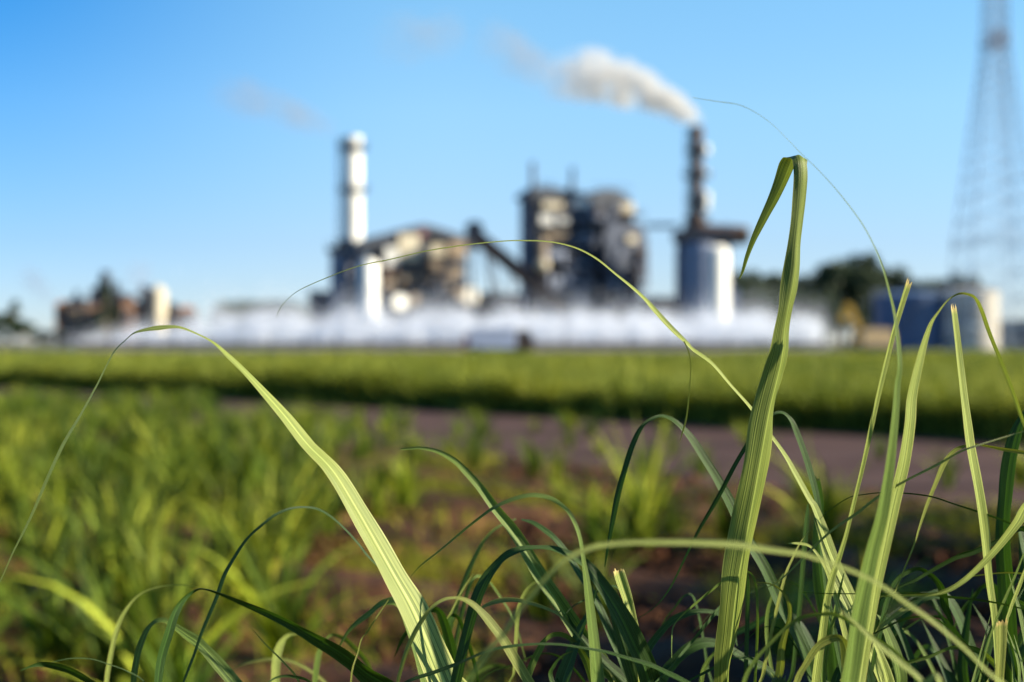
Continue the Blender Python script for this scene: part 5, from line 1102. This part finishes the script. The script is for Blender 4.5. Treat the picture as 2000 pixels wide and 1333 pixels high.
for (x0, y0, x1, y1, x2, y2, w_, a, dd, tn) in (
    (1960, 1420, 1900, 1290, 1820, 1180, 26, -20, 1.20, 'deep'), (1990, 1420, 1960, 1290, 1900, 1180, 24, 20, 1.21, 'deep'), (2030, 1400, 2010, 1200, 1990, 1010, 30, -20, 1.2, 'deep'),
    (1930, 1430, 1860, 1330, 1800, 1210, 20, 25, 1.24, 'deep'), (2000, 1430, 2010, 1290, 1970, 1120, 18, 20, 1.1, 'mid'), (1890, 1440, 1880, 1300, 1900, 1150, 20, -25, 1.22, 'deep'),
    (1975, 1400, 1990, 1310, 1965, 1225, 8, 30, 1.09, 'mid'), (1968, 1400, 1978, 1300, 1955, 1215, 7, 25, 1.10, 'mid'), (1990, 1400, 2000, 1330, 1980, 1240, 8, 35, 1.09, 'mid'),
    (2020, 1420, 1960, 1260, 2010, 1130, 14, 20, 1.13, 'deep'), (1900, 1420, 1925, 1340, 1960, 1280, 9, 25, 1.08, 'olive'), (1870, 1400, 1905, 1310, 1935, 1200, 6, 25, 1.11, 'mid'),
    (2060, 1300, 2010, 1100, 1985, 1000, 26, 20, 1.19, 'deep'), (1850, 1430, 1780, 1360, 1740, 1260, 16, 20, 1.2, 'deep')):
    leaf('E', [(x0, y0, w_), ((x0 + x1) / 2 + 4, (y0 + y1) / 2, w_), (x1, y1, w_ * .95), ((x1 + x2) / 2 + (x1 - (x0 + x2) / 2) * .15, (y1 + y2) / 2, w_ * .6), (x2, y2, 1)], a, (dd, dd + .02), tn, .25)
# further leaves of the same plants low in the picture, mostly in dark tints that carry each other's shade
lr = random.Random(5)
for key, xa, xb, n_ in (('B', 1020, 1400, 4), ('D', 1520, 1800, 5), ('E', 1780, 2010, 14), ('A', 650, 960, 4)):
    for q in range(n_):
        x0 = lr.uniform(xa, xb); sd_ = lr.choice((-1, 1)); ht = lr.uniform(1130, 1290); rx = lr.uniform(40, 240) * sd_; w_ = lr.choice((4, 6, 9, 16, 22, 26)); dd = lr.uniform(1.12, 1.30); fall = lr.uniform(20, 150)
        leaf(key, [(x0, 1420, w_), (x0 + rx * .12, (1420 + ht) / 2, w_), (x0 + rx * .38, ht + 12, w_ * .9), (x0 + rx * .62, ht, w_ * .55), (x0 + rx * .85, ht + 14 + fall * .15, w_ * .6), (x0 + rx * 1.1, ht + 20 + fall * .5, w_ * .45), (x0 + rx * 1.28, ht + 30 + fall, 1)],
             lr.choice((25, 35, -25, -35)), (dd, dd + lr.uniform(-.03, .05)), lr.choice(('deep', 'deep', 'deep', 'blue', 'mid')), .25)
# ---- plant F, behind the focus
for pts, a, d_, tn in (([(540, 1410, 16), (538, 1333, 16), (540, 1285, 17), (549, 1256, 15), (563, 1241, 9), (582, 1238, 4)], 25, 1.36, 'pale'),
                    ([(612, 1410, 9), (615, 1333, 10), (619, 1296, 11), (625, 1270, 10), (640, 1245, 7), (654, 1240, 7), (675, 1249, 13), (697, 1270, 14), (715, 1292, 12), (735, 1330, 4)], 25, 1.36, 'mid'),
                    ([(204, 1400, 7), (208, 1333, 9), (214, 1292, 9), (225, 1241, 9), (236, 1209, 9), (254, 1180, 7), (275, 1160, 5), (301, 1149, 4), (333, 1143, 3), (370, 1144, 2), (399, 1152, 1)], 25, 1.28, 'pale'),
                    ([(660, 1420, 10), (640, 1340, 8), (560, 1290, 6), (470, 1300, 3), (430, 1340, 1)], 30, 1.45, 'olive'),
                    ([(860, 1420, 12), (900, 1340, 14), (960, 1300, 10), (1010, 1310, 3)], 30, 1.5, 'mid')):
    leaf('F', pts, a, (d_, d_ + .02), tn, .2)
# ---- plant G, nearer than the focus
leaf('G', [(2000, 1400, 9.6), (1970, 1345, 9.6), (1933, 1316, 9.6), (1892, 1275, 9.6), (1851, 1239, 9.6), (1810, 1206, 9.6), (1769, 1178, 9.6), (1733, 1152, 9.6), (1687, 1126, 8.9), (1630, 1103, 8.3), (1569, 1083, 9.6), (1543, 1080, 10.3), (1492, 1073, 11.7), (1441, 1065, 12.3), (1379, 1061, 12.3), (1307, 1060, 11.0), (1236, 1060, 8.9), (1185, 1064, 8.9), (1159, 1069, 9.6), (1127, 1082, 10.3), (1098, 1100, 11.0), (1069, 1129, 11.7), (1040, 1162, 11.7), (1011, 1198, 11.7), (982, 1241, 11.0), (953, 1274, 9.6), (924, 1320, 7.6), (905, 1370, 4.1)], 30, (.80, .74), 'pale', .2, .03, 'blurred thin leaf arching horizontally across the folded leaf', root=False)
leaf('G', [(1840, 1400, 14), (1802, 1333, 14), (1759, 1296, 14), (1715, 1259, 12), (1672, 1219, 8), (1640, 1190, 2)], 30, (.84, .85), 'pale', .2)
leaf('G', [(1440, 1400, 8), (1454, 1328, 10), (1476, 1288, 11), (1505, 1256, 11), (1534, 1227, 11), (1563, 1207, 10), (1596, 1200, 8), (1632, 1201, 8), (1668, 1220, 8), (1708, 1246, 8), (1750, 1275, 8), (1790, 1330, 8), (1800, 1420, 8)][::-1], -25, (.93, .94), 'mid', .2, root=True)
print('leaves', nleaf)

# ---- taller cane standing outside the frame on the right; its shade falls over the soil behind the plants
def tall_cane(x, y, h, seed, label):
    rr = random.Random(seed); np.random.seed(seed); e = empty('tall_cane_plant', (x, y, 0), label, 'cane plant', 'tall cane plants beyond the right edge')
    for k in range(6):
        a = rr.uniform(0, 6.28); r = rr.uniform(.03, .14); mb = MB(); p = Vector((math.cos(a) * r, math.sin(a) * r, -.03)); q = p + Vector((math.cos(a) * .1, math.sin(a) * .1, h * rr.uniform(.5, .68)))
        for s in range(8):
            a_, b_ = p.lerp(q, s / 8), p.lerp(q, (s + 1) / 8); mb.bar(a_, b_, .014, 8, .0125); mb.bar(b_ - (b_ - a_) * .06, b_, .0165, 8)
        mb.build('stalk', M['stalk'], e, True)
        n = 26; base = np.array([tuple(p.lerp(q, rr.uniform(.15, 1))) for _ in range(n)])
        V, F, U = blades(base, np.array([rr.uniform(.7, 1.15) * h * .52 for _ in range(n)]), np.array([rr.uniform(0, 6.28) for _ in range(n)]), np.array([rr.uniform(.05, .6) for _ in range(n)]), np.array([rr.uniform(.5, 2.2) for _ in range(n)]), np.full(n, .042), seg=8)
        o = link('leaves', nmesh('leaves', V, F, M['leaf_bg'], U, smooth=True), e); o.color = (.9, 1, .9, 1)
for i, (x, y, h) in enumerate(((2.75, 6.2, 1.9), (3.3, 7.0, 2.0), (2.5, 5.4, 1.8), (3.1, 5.9, 1.9), (3.7, 7.9, 1.9), (4.0, 8.7, 1.9), (2.9, 4.8, 1.9), (2.2, 4.6, 1.7), (3.6, 6.5, 2.1), (4.3, 9.5, 1.7), (2.5, 4.2, 1.8), (4.2, 7.6, 2.0), (3.4, 8.3, 2.0), (3.9, 9.3, 2.0), (4.4, 10.2, 2.0), (4.9, 10.9, 2.0), (5.0, 11.8, 1.9), (2.3, 5.1, 1.9), (2.7, 5.7, 2.0), (3.0, 6.6, 2.1), (4.5, 8.6, 2.1))):
    tall_cane(x + .45, y, h, 50 + i, 'tall leafy cane plant standing just beyond the right edge of the photo')
